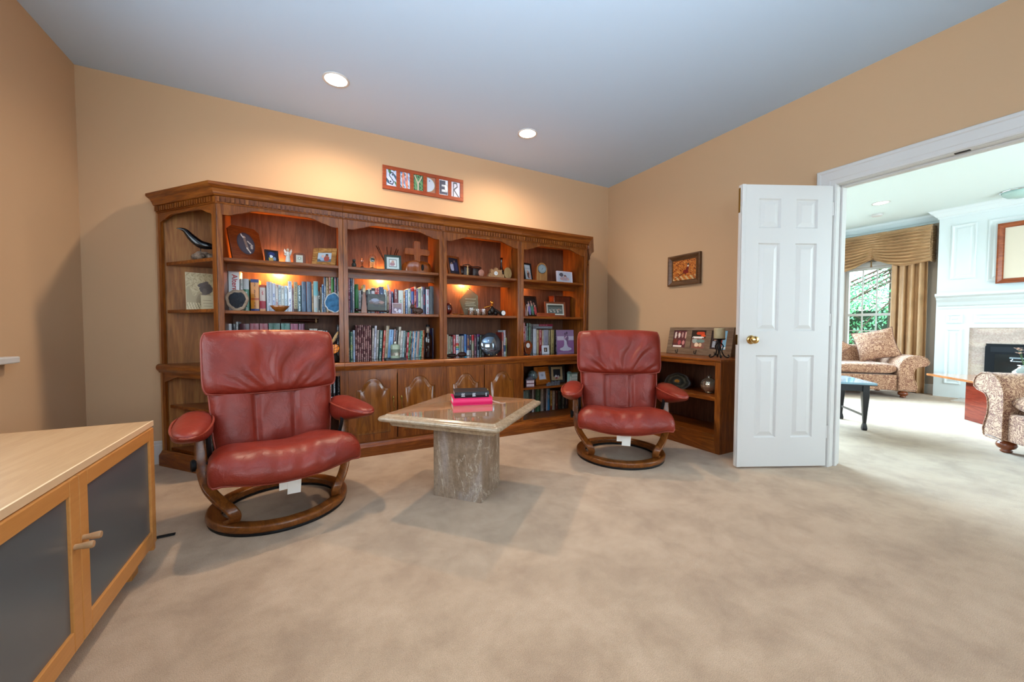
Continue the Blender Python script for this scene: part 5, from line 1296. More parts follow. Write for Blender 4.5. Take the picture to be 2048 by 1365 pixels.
# middle shelves
t = agate('black-centred agate slice with a tan rind before the orange book', (-.440, 3.185, S2), 0, .060, .082, ('8a7058', [(.93, 'a08870'), (.74, '1c1a1c')]), seed=8, cut=.47)
t = thing('wooden_bowl', 'shallow polished wooden bowl before the middle-shelf books', 'bowl', (-.188, 3.175, S2))
MB().lathe([(.026, 0), (.030, .004), (.046, .020), (.062, .040), (.060, .0405), (.042, .024), (.0001, .010)], 36).build('bowl', mat('turned_cherry', '8e5220', .2, coat=.6, var=.15, vscale=30), t, smooth=True)
agate('blue agate slice with a white crystal edge at the right end of the shelf', (.155, 3.185, S2), radians(-14), .060, .082, ('a08c7c', [(.93, 'c0ccd4'), (.86, '38688c')]), seed=12, cut=.47)
t = thing('photo_easel', 'tapering wooden easel holding a dark picture of a car', 'easel', (.455, 3.19, S2))
MB().prism([(-.100, 0), (-.055, 0), (-.068, .172), (-.084, .172)], -.010, .010, axis='y').build('post', MIDW, t, bevel=.002)
MB().tube([(-.13, .014, .024), (.105, .014, .020)], .006, 8).sphere((-.13, .014, .024), .015, 12, 8).sphere((.105, .014, .020), .013, 12, 8).build('rod', mat('dark_turned_wood', '2e1008', .2, coat=.5), t, smooth=True)
MB().box(-.085, -.012, .166, -.068, .004, .196).build('finial', mat('ivory', 'c8b894', .4), t)
box('picture_board', -.052, -.006, .024, .084, .0, .154, BLACK, t)
picture('picture', .132, .126, [(ell(.45,.55,.38,.13), '6c6470'), (ell(.42,.64,.22,.1), '8890a8'), (ell(.8,.50,.14,.09), '947068'), (ell(.2,.46,.10,.08), '584040'), (seg(.1,.42,.9,.36,.03), '4a3a30'), (rec(0,0,1,.22), '2a2e26')], mottle(['20242a', '2c3230', '1a1c20'], 6, 9), t, (.016, -.0065, .026), nu=40, nv=34)
tag(box('bookmark', -.008, 0, 0, .008, .001, .062, WHITE, loc=(.600, 3.340, 1.305), rot=(0, radians(-14), 0)), 'white paper bookmark sticking up from the middle-shelf books', 'bookmark')
frame('small mauve frame with a picture of baby shoes', .634, 3.185, S2, .080, .088, .006, mat('pale_pink_card', 'c8b4c4', .5), [(ell(.3,.35,.16,.14), 'd0c4cc'), (ell(.78,.22,.18,.18), 'c8ccdc'), (ell(.45,.14,.12,.08), 'd8d0d8'), (rec(.0,.6,1,1), '8c7474')], '7c6878', 6)
t = thing('rabbit_carving', 'brown carved rabbit with upright ears before the middle-shelf books', 'figurine', (.785, 3.185, S2))
RB = mat('brown_resin', '44281a', .5, var=.25, vscale=40)
m = MB().sphere((.022, .004, .028), .034, 16, 10, sx=1.15, sy=.7, sz=.85).sphere((-.012, 0, .030), .024, 14, 10, sx=.9, sy=.7, sz=1.1).sphere((-.030, -.002, .062), .017, 14, 10, sx=1.05, sy=.8, sz=1.1).sphere((-.042, -.006, .056), .009, 10, 8)
m.tube(catmull([(-.030, 0, .070), (-.040, .002, .092), (-.050, .004, .114)], 4), [.0055, .006, .0065, .007, .0072, .007, .006, .004, .0015], 8, flat=.5)
m.tube(catmull([(-.022, 0, .070), (-.006, .002, .086), (.004, .004, .108)], 4), [.0055, .006, .0065, .007, .0072, .007, .006, .004, .0015], 8, flat=.5)
m.tube([(-.024, -.012, .034), (-.034, -.016, .004)], .006, 8).tube([(-.006, -.014, .026), (-.014, -.018, .004)], .006, 8).sphere((.055, .006, .022), .009, 8, 6)
m.tube(catmull([(.03, -.018, .016), (.01, -.022, .006), (-.004, -.022, .004)], 3), .007, 8)
m.build('body', RB, t, smooth=True)
t = thing('red_glass_egg', 'dark red glossy glass egg at the left end of the award shelf', 'ornament', (1.068, 3.20, S2))
MB().sphere((0, 0, .052), .040, 26, 18, sz=1.3).build('egg', mat('ruby_glass', '4c0608', .06, coat=.6), t, smooth=True)
MB().lathe([(.020, 0), (.016, .006), (.014, .010)], 20).build('stand', DKW, t, smooth=True)
for (x_, y_, lab) in ((1.128, 3.175, 'amber polished shell dish nearer the red egg'), (1.186, 3.17, 'amber polished shell dish nearer the glass award')):
    t = thing('shell_dish', lab, 'dish', (x_, y_, S2), .3, 'amber shell dishes')
    MB().lathe([(.006, 0), (.016, .002), (.026, .010), (.027, .012), (.015, .006), (.0001, .003)], 20, sx=1.05, sy=.8).build('dish', mat('amber_shell', 'a86430', .1, .4), t, smooth=True)
t = thing('glass_award', 'pointed pentagonal glass award plaque on the third bay\'s middle shelf', 'award', (1.285, 3.235, S2), rx=-radians(4))
pent = [(-.045, .0), (.088, .0), (.088, .185), (.006, .250), (-.092, .135)]
MB().prism(pent, 0, .014, axis='y').build('glass_plate', mat('green_tint_glass', 'b8d0b8', .04, trans=.88, ior=1.45), t, bevel=.003)
m = MB()
for i, z_ in enumerate((.150, .120, .105, .090, .060)): m.box(-.040+.004*(i % 2), -.0006, z_, .065-.008*(i % 3), -.0001, z_+.0035)
m.build('etched_lines', mat('etched', 'b8b8a0', .8), t)
for (x_, y_, r_, h_, lab) in ((1.277, 3.175, .032, .068, 'tallest of three clear glass votives before the award'), (1.345, 3.185, .027, .058, 'middle one of the three clear glass votives'), (1.402, 3.19, .028, .060, 'glass votive nearest the seated bronze figure')):
    t = thing('glass_votive', lab, 'glass', (x_, y_, S2), 0, 'clear glass votives')
    MB().lathe([(r_*.9, 0), (r_, .004), (r_, h_), (r_-.002, h_), (r_-.003, .006), (.0001, .005)], 28).build('cup', GLASS, t, smooth=True, angle=50)
    MB().lathe([(.0001, .0062), (r_-.004, .0062), (r_-.004, h_*.55), (.0001, h_*.55)], 24).build('candle', mat('brown_wax', '7a5034', .5), t, smooth=True, angle=50)
t = thing('seated_figurine', 'dark bronze crouching figure with a golden head by the votives', 'figurine', (1.500, 3.21, S2))
BZ = mat('dark_bronze', '241c18', .35, .5); GD = mat('gilded_metal', 'c88838', .25, .9)
m = MB().sphere((0, 0, .050), .026, 14, 10, sz=1.5, sy=.8).sphere((-.030, -.006, .030), .020, 12, 8, sz=1.4).sphere((.035, 0, .026), .022, 12, 8, sz=1.1)
m.tube(catmull([(.02, 0, .06), (.055, -.005, .04), (.085, -.008, .012)], 5), [.014]*6+[.012]*3+[.009]*2, 8).lathe([(.055, 0), (.055, .008), (.05, .010)], 20, sy=.5)
m.build('body', BZ, t, smooth=True)
MB().sphere((-.006, -.008, .120), .016, 14, 10, sz=1.2).tube(catmull([(-.01, 0, .10), (-.035, -.012, .086), (-.075, -.016, .078), (-.088, -.018, .070)], 5), .007, 8).tube([(-.004, -.004, .110), (-.002, -.002, .088)], .008, 8).build('head_and_arm', GD, t, smooth=True)
t = thing('rolled_watch', 'dark roll with a round white watch dial at the award shelf\'s right', 'watch', (1.600, 3.18, S2))
MB().lathe([(.0001, 0), (.025, 0), (.027, .004), (.027, .045), (.0001, .048)], 24).build('strap_roll', BLACK, t, loc=(0, .045, .0272), rot=(pi/2, 0, 0), smooth=True, angle=40)
MB().lathe([(.0001, 0), (.019, 0), (.021, .002), (.0001, .003)], 26).build('dial', mat('white_dial', 'e4e0dc', .4), t, loc=(0, -.003, .0272), rot=(pi/2, 0, 0), smooth=True, angle=40)
t = thing('wire_sculpture', 'small white twisted wire sculpture at the fourth bay\'s left', 'ornament', (1.862, 3.18, S2))
MB().tube([(.012*sin(5*q)+.008*(q-.5), .010*cos(5*q), .006+.14*abs(sin(pi*q))**.8*(1-.3*q)) for q in [i/50 for i in range(51)]], .0022, 6).tube([(-.010+.016*sin(4*q+1), .008*cos(4*q), .005+.11*sin(pi*q)) for q in [i/40 for i in range(41)]], .0020, 6).build('wire', mat('white_wire', 'd8d0c8', .4), t, smooth=True)
frame('tall dark frame with three women in lilac, green and coral dresses', 1.972, 3.25, S2, .168, .212, .016, DKW, [(ell(.25,.34,.13,.34), '8a80b8'), (ell(.54,.34,.14,.36), '4a8070'), (ell(.84,.28,.13,.3), 'c84c50'), (ell(.25,.72,.06,.06), 'b88878'), (ell(.50,.76,.06,.06), 'b88878'), (ell(.78,.66,.06,.06), 'b88878'), (ell(.25,.57,.09,.08), 'c09c90'), (ell(.54,.6,.09,.08), 'c09c90'), (ell(.84,.53,.09,.07), 'c09c90')], '140c10', 13, radians(12))
t = thing('wooden_block', 'plain reddish wooden strip lying in front of the three-women frame', 'block', (2.065, 3.165, S2))
MB().box(-.105, -.010, 0, .105, .010, .036).build('strip', REDW, t, bevel=.003)
frame('copper-coloured frame with a grey team photograph', 2.235, 3.235, S2, .245, .158, .020, mat('copper_frame', '8c4c30', .3, .5), [(ell(x_, y_, .06, .09), c_) for x_, y_, c_ in ((.15,.4,'98988c'), (.28,.5,'787c74'), (.4,.42,'a4a094'), (.52,.52,'6c7068'), (.63,.42,'b4a494'), (.74,.52,'a07c6c'), (.86,.42,'8c9088'), (.22,.25,'b8b4a8'), (.45,.22,'a8a498'), (.66,.24,'c0b4a8'))]+[(rec(0,.75,1,1), '3c443c')], '58605c', 8, radians(-4), mount='c8c4b4', mw=.014)
t = thing('wooden_box', 'large dark wooden box standing behind the copper-coloured frame', 'box', (2.388, 3.38, S2), 0)
MB().box(-.105, -.04, 0, .105, .06, .222).build('case', wood('dark_red_box', '3c1408', '5c2410', '7a381c', 'z', 1, .3), t, bevel=.004)
MB().box(-.110, -.045, .222, .110, .065, .230).box(-.110, -.045, 0, .110, -.040, .012).build('lid', wood('dark_red_box', '3c1408', '5c2410', '7a381c', 'z', 1, .3), t, bevel=.003)

# counter level
t = thing('wooden_flute', 'long dark wooden flute-like tube lying on top of the binders', 'flute', (-.062, 3.37, 1.052), radians(-2))
MB().tube([(-.13, 0, 0), (-.02, 0, 0), (.0, 0, 0), (.10, 0, 0), (.122, 0, 0)], [.010, .013, .0135, .016, .017], 14).build('tube', mat('dark_turned_wood', '2e1008', .2, coat=.5), t, smooth=True, angle=50)
MB().tube([(.100, 0, 0), (.112, 0, 0)], .0185, 16).build('collar', mat('tan_collar', '8c7048', .4), t, smooth=True, angle=50)
t = thing('butterfly_lamp', 'stained-glass butterfly lamp glowing orange above dark pebbles', 'lamp', (.150, 3.225, SC_))
MB().lathe([(.046, 0), (.052, .012), (.044, .045), (.026, .062), (.0001, .066)], 18).build('pebble_base', mat('speckled_pebbles', '2c2820', .5, var=.95, vscale=110, bumps=.8, bscale=110), t, smooth=True)
AMB = mat('amber_stained_glass', 'c87418', .2, emit='d87818', estr=.55); AMB2 = mat('ochre_stained_glass', 'a8781c', .2, emit='a86c18', estr=.18)
def wing(P_, y0, m_, nm):
    MB().prism(P_, y0, y0+.004, axis='y').build(nm, m_, t)
    MB().tube([(p[0], y0+.002, p[1]) for p in P_], .0032, 6, closed=True).build('leading', BLACK, t, smooth=True)
lower = [(-.015, .055), (.010, .060), (.040, .075), (.050, .105), (.040, .130), (.020, .138), (-.004, .128), (-.020, .100)]
upper = [(-.018, .105), (.006, .140), (.034, .180), (.046, .230), (.036, .236), (.014, .205), (-.012, .150)]
upper2 = [(-.022, .105), (-.030, .150), (-.040, .190), (-.036, .228), (-.050, .236), (-.060, .190), (-.046, .130)]
wing(lower, -.012, AMB, 'lower_wing'); wing(upper, -.008, AMB2, 'upper_wing'); wing(upper2, .004, AMB2, 'rear_wing')
wing([(-.060, .06), (-.022, .07), (-.020, .125), (-.050, .155), (-.066, .12)], .008, AMB, 'rear_lower_wing')
m = MB()
for a, b in (((-.015, .085), (.045, .12)), ((-.015, .085), (.045, .085)), ((-.012, .09), (.02, .136)), ((.012, .062), (.016, .137)), ((.03, .07), (.034, .13)), ((-.012, .115), (.040, .21)), ((.006, .142), (.03, .15)), ((.018, .17), (.040, .19))):
    m.tube([(a[0], -.013, a[1]), (b[0], -.013, b[1])], .0014, 5)
m.tube(catmull([(-.02, -.010, .05), (-.022, -.012, .09), (-.020, -.014, .12)], 4), .006, 8).build('body_and_veins', BLACK, t, smooth=True)
t = thing('candle_tray', 'black square tray under the striped glass candle jar', 'tray', (.620, 3.215, SC_))
MB().box(-.082, -.05, 0, .082, .05, .006).box(-.082, -.05, .006, -.076, .05, .014).box(.076, -.05, .006, .082, .05, .014).box(-.076, -.05, .006, .076, -.044, .014).box(-.076, .044, .006, .076, .05, .014).build('tray', BLACKW, t, bevel=.002)
t = thing('candle_jar', 'pale green and silver striped candle jar on a black tray', 'candle', (.620, 3.215, SC_+.0064))
MB().lathe([(.034, 0), (.038, .004), (.038, .028)], 28).build('lower_glass', mat('sage_glass', '9ca890', .15), t, smooth=True, angle=40)
MB().lathe([(.0385, .028), (.0385, .052)], 28).build('silver_stripe', mat('silver_stripe', 'b8b8ac', .2, .7), t, smooth=True, angle=40)
MB().lathe([(.038, .052), (.038, .080)], 28).build('grey_stripe', mat('grey_glass', '707868', .15), t, smooth=True, angle=40)
MB().lathe([(.0385, .080), (.0385, .108), (.034, .116), (.026, .120), (.0001, .121)], 28).build('top_glass', mat('sage_glass', '9ca890', .15), t, smooth=True, angle=40)
MB().lathe([(.012, .121), (.014, .126), (.010, .136), (.012, .146), (.0001, .150)], 18).build('lid_knob', mat('silver_stripe', 'b8b8ac', .2, .7), t, smooth=True, angle=40)
t = thing('wine_bottle', 'dark wine bottle with a pale foil neck at the right end of the counter books', 'bottle', (.905, 3.255, SC_))
MB().lathe([(.0001, .003), (.030, 0), (.035, .005), (.035, .165), (.031, .188), (.017, .212), (.0145, .225), (.0145, .272)], 30).build('glass', mat('dark_bottle_glass', '1c0808', .06, coat=.5), t, smooth=True, angle=60)
MB().lathe([(.0152, .212), (.0152, .272)], 24).build('foil', mat('pale_foil', '988878', .4, .3), t, smooth=True)
MB().lathe([(.0168, .272), (.0168, .286), (.014, .290), (.0001, .290)], 24).build('cap', BLACK, t, smooth=True, angle=40)
for (x_, w_, h_, lab) in ((1.108, .046, .036, 'flatter dark brown rock at the counter\'s left before the sage books'), (1.204, .042, .048, 'rounder dark brown rock before the rainbow-banded book')):
    t = thing('dark_rock', lab, 'rock', (x_, 3.215, SC_), 0, 'dark brown rocks on the counter')
    weld(MB().grid(lambda a, b: Vector((w_*cos(2*pi*a)*sin(pi*b)*(1+.10*sin(4*pi*a+1)), w_*.7*sin(2*pi*a)*sin(pi*b), h_*.5*(1-cos(pi*b)*(.98))*(1+.05*sin(8*pi*a)*sin(pi*b)))), 28, 14, cu=True).build('rock', mat('dark_brown_rock', '341810', .55, var=.3, vscale=50, bumps=.6, bscale=70), t))
t = thing('display_plate', 'round silver display plate standing before the counter books', 'plate', (1.507, 3.225, SC_+.004), 0, rx=-radians(10))
pm = mat('silver_blue_glaze', '8494a4', .10, .85)
MB().lathe([(.0001, .012), (.062, .012), (.070, .008), (.082, -.002), (.104, -.006), (.109, -.004), (.109, 0), (.084, .006), (.072, .016), (.0001, .018)], 56).build('plate', pm, t, loc=(0, 0, .109), rot=(pi/2, 0, 0), smooth=True)
MB().lathe([(.107, -.0075), (.1105, -.004), (.108, 0)], 56).build('gold_rim', mat('gold_rim', 'a87c50', .25, .8), t, loc=(0, 0, .109), rot=(pi/2, 0, 0), smooth=True)
MB().tube(catmull([(-.04, -.018, .014), (-.04, -.016, -.001), (-.04, .02, .0), (-.03, .045, .05)], 5), .003, 7).tube(catmull([(.04, -.018, .014), (.04, -.016, -.001), (.04, .02, .0), (.03, .045, .05)], 5), .003, 7).build('wire_stand', BRASS, t, smooth=True)
t = thing('burl_clock', 'irregular burl wood clock with an oval white dial at the counter\'s left end', 'clock', (1.905, 3.225, SC_), rx=-radians(5))
pts = []
for i in range(36):
    a = 2*pi*i/36; r = 1+.06*sin(3*a)+.05*sin(5*a+1); pts.append((.046*r*cos(a), .072+.070*r*sin(a)))
zb_ = min(p[1] for p in pts); MB().prism([(p[0], p[1]-zb_) for p in pts], 0, .022, axis='y').build('burl', BURL, t, bevel=.004)
MB().lathe([(.0001, 0), (.020, 0), (.021, .003), (.0001, .0035)], 26, sy=1.15).build('dial', mat('white_dial', 'e4e0dc', .4), t, loc=(-.004, -.0005, .092), rot=(pi/2, 0, 0), smooth=True, angle=40)
frame('small square white frame before the lilac-grey book', 2.106, 3.22, SC_, .084, .086, .022, mat('white_painted_frame', 'd4d8e0', .3), [(ell(.5,.4,.3,.3), '5c5450'), (ell(.5,.62,.2,.2), 'b09484'), (ell(.5,.3,.12,.12), 'e0d8d0')], '383030', 7)
t = thing('canvas_print', 'lavender canvas print of a dancing bridal couple', 'picture', (2.392, 3.275, SC_), 0, rx=-radians(3))
cw_, chh = .218, .246
box('canvas', -cw_/2, 0, 0, cw_/2, .018, chh, mat('lavender_canvas', '9c80a8', .7), t, bevel=.002)
gown = [(ell(.5,.17,.35,.085), 'd8d8e8'), (lambda u, v: .16 < v < .62 and abs(u-.5) < .09+.20*max(0, (.36-v)/.2)**1.6, 'd4d4e6')]
picture('print', cw_-.004, chh-.004, [(rec(0,.56,1,.76), 'cfc8d8'), (rec(0,.74,1,1), '94789c'), (rec(0,0,1,.56), '9a6ca0')]+gown+[(ell(.58,.66,.10,.14), '7a6080'), (ell(.48,.68,.07,.10), '84688c'), (seg(.42,.62,.56,.72,.03), 'c8a8c0'), (ell(.48,.83,.045,.06), '5c4460'), (ell(.58,.87,.045,.06), '4c3850'), (seg(.60,.6,.62,.42,.05), '806488'), (rec(0,0,1,.025), 'c0a0c4')], '94789c', t, (0, -.0006, .002), nu=56, nv=56)
# two books lying on top of the row beside it
zt = .736+max(r_[2] for r_ in BOOKS['b4c'][3][5:])+.002
def flat_book(label, c, w_, h_, hx, tx, parts_=()):
    t = thing('book', label, 'book', c, 0, 'books lying on the clock bay row')
    MB().box(-w_/2, 0, 0, w_/2, .12, .002).box(-w_/2, 0, h_-.002, w_/2, .12, h_).box(-w_/2, 0, .002, w_/2, .003, h_-.002).build('cover', mat('cover_'+hx, hx, .4), t)
    MB().box(-w_/2+.002, .004, .0021, w_/2-.002, .117, h_-.0021).build('page_block', PAGES, t)
    m = MB()
    for i in range(9): m.box(-w_*.3+i*w_*.065, -.0005, h_*.38, -w_*.3+i*w_*.065+w_*.04*(1-.3*(i % 2)), .0005, h_*.62)
    m.build('spine_lettering', mat('letters_'+tx, tx, .5), t)
    for a, b, c2 in parts_: MB().box(a, -.0004, .0, b, .0006, h_).build('spine_band', mat('band_'+c2, c2, .4), t)
    return t
flat_book('grey book lying flat on the row, under the crimson-ended one', (2.135, 3.335, zt), .245, .024, '7c8490', 'a8b4c0')
flat_book('crimson and grey book lying on top of the flat grey book', (2.115, 3.330, zt+.0245), .290, .022, '8a1c3c', 'd8a0b0', ((-.145, -.03, '7c8888'),))

# open lower shelf of the fourth bay
t = thing('house_ornament', 'little red and white lattice house ornament, lower shelf left', 'ornament', (1.882, 3.165, SL), radians(-12))
MB().box(-.042, -.02, 0, .042, .02, .072).build('walls', mat('ornament_red', '5c2c34', .5), t)
m = MB()
for r_ in range(2):
    for c2 in range(5): m.box(-.037+c2*.0155, -.0212, .008+r_*.034, -.025+c2*.0155, -.0198, .032+r_*.034)
m.build('windows', mat('ornament_white', 'c8b8bc', .5), t)
MB().prism([(-.046, .072), (.046, .072), (.022, .088), (.020, .108), (-.012, .094)], -.022, .022, axis='y').build('roof', mat('ornament_grey', '403c44', .5), t)
t = thing('blue_jug', 'cobalt blue rounded jug behind the lattice house ornament', 'vase', (1.845, 3.32, SL))
MB().lathe([(.026, 0), (.040, .02), (.046, .06), (.036, .095), (.020, .112), (.024, .130), (.020, .130)], 28).build('body', mat('cobalt_glaze', '102c58', .12, coat=.5), t, smooth=True)
t = thing('glass_globe', 'clear glass globe with grasses on a dark stand, lower shelf', 'ornament', (1.972, 3.255, SL))
MB().lathe([(.040, 0), (.038, .012), (.024, .030), (.018, .044), (.0001, .046)], 24).build('stand', DKW, t, smooth=True)
MB().sphere((0, 0, .098), .052, 28, 18).build('globe', mat('smoky_globe', '8ca0a4', .04, trans=.75), t, smooth=True)
m = MB(); rnd = random.Random(4)
for i in range(9): a = rnd.uniform(0, 6.28); m.tube([(0, 0, .052), (.012*cos(a), .012*sin(a), .095), (.028*cos(a), .028*sin(a), .128)], .0012, 5)
m.build('grasses', mat('dry_grass', '4c5440', .7), t)
frame('wide golden wood frame with a small white picture, lower shelf', 2.085, 3.225, SL, .196, .182, .046, wood('golden_frame', '70340c', 'a85c1c', 'c47830', 'x', 1, .25), [(ell(.42,.58,.10,.16), '6c7890'), (ell(.58,.58,.10,.16), '6c7890'), (ell(.42,.60,.05,.10), 'c8d0e0'), (ell(.58,.60,.05,.10), 'c8d0e0')], 'c8ccdc', 13, radians(10), mount='b88450', mw=.008)
t = thing('word_ornament', 'silver-grey row of small blocks lying before the golden frame', 'ornament', (2.150, 3.150, SL), radians(4))
m = MB()
for i, (w2, h2) in enumerate(((.02, .026), (.018, .034), (.02, .030), (.018, .040), (.02, .032), (.016, .044), (.018, .036), (.018, .040))): m.box(-.085+i*.021, -.008, 0, -.085+i*.021+w2, .008, h2)
m.build('blocks', mat('pewter_blocks', '6c707c', .4, .4, var=.3, vscale=60), t, bevel=.002)
t = frame('pale beaded frame in a dark surround with a night photo, lower shelf', 2.280, 3.265, SL, .190, .196, .028, mat('dark_ash', '34302c', .6, var=.3, vscale=30), [(rec(0,0,1,1), 'b49c74'), (rec(.2,.25,.82,.82), '18242c'), (ell(.42,.28,.10,.12), 'd8d4d8'), (ell(.62,.26,.08,.1), 'c8b8c0'), (ell(.46,.16,.12,.06), '8c2c34')], 'b49c74', 7, radians(-6))
m = MB()
for i in range(11):
    for z_ in (.040, .158): m.sphere((-.060+.012*i, .000, z_), .0045, 6, 5)
for i in range(8):
    for x_ in (-.060, .060): m.sphere((x_, .000, .054+.0125*i), .0045, 6, 5)
m.build('beading', mat('ivory', 'c8b894', .4), t, smooth=True)
t = thing('house_ornament', 'pale green arcaded house ornament, lower shelf right', 'ornament', (2.400, 3.170, SL), radians(6))
MB().box(-.056, -.018, 0, .056, .018, .104).build('walls', mat('ornament_mint', '88a8a0', .5), t)
MB().box(-.062, -.022, .104, .062, .022, .112).prism([(-.056, .112), (-.030, .112), (-.030, .120), (-.043, .128), (-.056, .120)], -.018, .018, axis='y').build('roof', mat('ornament_slate', '54706c', .5), t)
m = MB()
for c2 in range(4):
    for r_ in range(3): m.box(-.022+c2*.0195, -.0192, .010+r_*.031, -.008+c2*.0195, -.0178, .034+r_*.031)
m.prism([(-.052, .0), (-.030, 0), (-.030, .07), (-.041, .084), (-.052, .07)], -.0192, -.0178, axis='y')
m.build('openings', mat('ornament_pale', 'c4d0cc', .5), t)

# angled shelves at the left end
t = thing('bird_carving', 'slender black bird carving perched on a rough pale coral', 'sculpture', (-.655, 3.375, S1), radians(10))
rnd = random.Random(9); m = MB()
for i in range(22):
    a = rnd.uniform(0, 6.28); q = rnd.uniform(0, 1)**.6; r = rnd.uniform(.016, .028)
    m.sphere((.060*q*cos(a), .034*q*sin(a), r*.8+.034*(1-q)), r, 9, 6, sz=rnd.uniform(.75, 1.0))
m.build('coral', mat('pale_coral', '7c6858', .9, var=.6, vscale=55, bumps=.8, bscale=120), t, smooth=True)
path = catmull([(-.135, .0, .205), (-.095, .0, .198), (-.055, -.005, .150), (-.010, -.008, .112), (.040, -.012, .104), (.068, -.015, .096), (.100, -.020, .070)], 6)
k = len(path); rr_ = [max(.0025, .030*sin(pi*min(1, (i/(k-1))*1.02))**1.1*(1.0-.15*i/k)) if i < k-8 else max(.0015, .011*(k-1-i)/8+.002) for i in range(k)]
MB().tube(path, rr_, 10).tube([(-.01, -.006, .095), (-.012, -.006, .050)], .003, 6).build('bird', mat('ebony', '0c0c10', .22, coat=.3), t, smooth=True)
t = thing('sheep_print', 'grainy beige print of a black-faced sheep leaning in the left corner shelf', 'picture', (-.672, 3.405, Z_S2+.0105), radians(18), rx=-radians(6))
box('board', -.085, 0, 0, .085, .006, .262, mat('cream_board', 'c8b494', .8), t)
picture('print', .166, .258, [(lambda u, v: v < .55-.35*u+.1*sin(18*u), 'a08c68'), (ell(.62,.22,.30,.26), '8c7858'), (lambda u, v: ((u-.66)/.22)**2+((v-.58)/.16)**2 < 1 and v < .9, '4c3c34'), (seg(.44,.66,.70,.74,.05), '54443c'), (seg(.56,.35,.62,.52,.07), '5c4c40'), (lambda u, v: v < .18 and sin(70*u+30*v) > 0, 'c8b48c')], mottle(['a8946c', 'b8a47e', '98845e'], 34, 6), t, (0, -.0006, .002), nu=44, nv=60)
t = thing('note_card', 'small cream card standing before the sheep print', 'card', (-.618, 3.30, Z_S2+.0105), radians(20), rx=-radians(8))
box('card', -.037, 0, 0, .037, .002, .098, mat('cream_card', 'b8a888', .8), t)
MB().box(-.022, -.0006, .02, .022, -.0001, .023).box(-.026, -.0006, .04, .026, -.0001, .043).box(-.026, -.0006, .06, .020, -.0001, .063).build('written_lines', mat('faint_ink', '8c7c64', .8), t)
for i, (x_, y_, h_, hx, lab) in enumerate(((-.640, 3.33, .23, '8c9094', 'grey slim booklet on the left corner unit\'s bottom shelf, half behind the chair'), (-.618, 3.32, .225, '2c3430', 'dark slim booklet on the left corner unit\'s bottom shelf'), (-.596, 3.31, .22, 'a8a498', 'pale slim booklet on the left corner unit\'s bottom shelf, nearest the chair'))):
    make_book('booklet', lab, (x_, y_, Z_D+.0005), .014, h_, .15, hx, '606468', group='booklets in the left corner unit')
frame('slim grey frame with a dark photograph in the right-hand corner shelf', 2.66, 3.43, Z_S2+.0105, .10, .15, .012, mat('pewter_frame', '5c5c5c', .3, .6), [(ell(.5,.6,.16,.16), 'd0c8c0'), (ell(.45,.3,.14,.2), 'a89c90')], '202024', 8, radians(-35))
# ================================================================= THE ADJOINING ROOM
# ---- crown moulding along the far wall and round the chimney breast
CB_X, CB_Y0, CB_Y1 = 8.25, -.03, 2.03
def crown_run(pts, name, m_=FARWALL):
    """pts: plan polyline, room on its right-hand side when walking along it"""
    prof = [(0, -.125), (.010, -.125), (.014, -.100), (.030, -.090), (.060, -.045), (.078, -.030), (.090, -.012), (.105, 0), (0, 0)]
    P = [Vector((p[0], p[1])) for p in pts]; vs = []; n = len(prof)
    for i, p in enumerate(P):
        d0 = (P[i]-P[i-1]).normalized() if i else (P[1]-P[0]).normalized(); d1 = (P[i+1]-P[i]).normalized() if i < len(P)-1 else d0
        n0 = Vector((d0.y, -d0.x)); n1 = Vector((d1.y, -d1.x)); b = (n0+n1); b = b/max(.3, b.dot(n0))
        for a, z in prof: vs.append((p.x+b.x*a, p.y+b.y*a, H+z-.0005))
    fs = []
    for i in range(len(P)-1):
        for j in range(n): fs.append((i*n+j, i*n+(j+1) % n, (i+1)*n+(j+1) % n, (i+1)*n+j))
    fs += [tuple(range(n)), tuple(range((len(P)-1)*n, len(P)*n))]
    return structure(MB().add(vs, fs).build(name, m_))
crown_run([(XF, CB_Y0-1.6), (XF, CB_Y0), (CB_X, CB_Y0), (CB_X, CB_Y1), (XF, CB_Y1), (XF, YN)][::-1], 'trim_8')

# ---- fireplace: panelled breast, mantel, marble surround, fire doors
fp = thing('fireplace', 'white panelled fireplace wall with marble surround in the adjoining room', 'fireplace', (CB_X, 1.0, 0), -pi/2)
# local: x to the right seen from the study (towards -y), y into the breast, z up
hw = 1.03; DP = XF-CB_X
MZ = 1.50
fire = MB().box(-hw, 0, 1.02, hw, DP, H).box(-hw, 0, 0, -.70, DP, 1.02).box(.70, 0, 0, hw, DP, 1.02)
fire.build('breast', FARWALL, fp)
def wall_panel(x0, x1, z0, z1, nm='panel', y=0.0, parent=None):
    def ins(k, d): return [(x0+k, y-d, z0+k), (x1-k, y-d, z0+k), (x1-k, y-d, z1-k), (x0+k, y-d, z1-k)]
    L = [ins(0, 0), ins(.0, .012), ins(.012, .016), ins(.028, .004), ins(.045, .003), ins(.062, .010), ins(.066, .010)]
    vs = [v for l in L for v in l]; fs = []
    for q in range(len(L)-1):
        for i in range(4): fs.append((q*4+i, q*4+(i+1) % 4, q*4+4+(i+1) % 4, q*4+4+i))
    fs.append(tuple(range((len(L)-1)*4, len(L)*4)))
    return MB().add(vs, fs).build(nm, FARWALL, parent or fp)
wall_panel(-.90, -.66, 1.72, 2.50); wall_panel(.66, .90, 1.72, 2.50); wall_panel(-.56, .56, 1.66, 2.50)
wall_panel(-.925, -.765, .20, 1.02-.02); wall_panel(.765, .925, .20, 1.0)
wall_panel(-.925, -.765, 1.085, 1.215); wall_panel(.765, .925, 1.085, 1.215); wall_panel(-.66, .66, 1.085, 1.215)
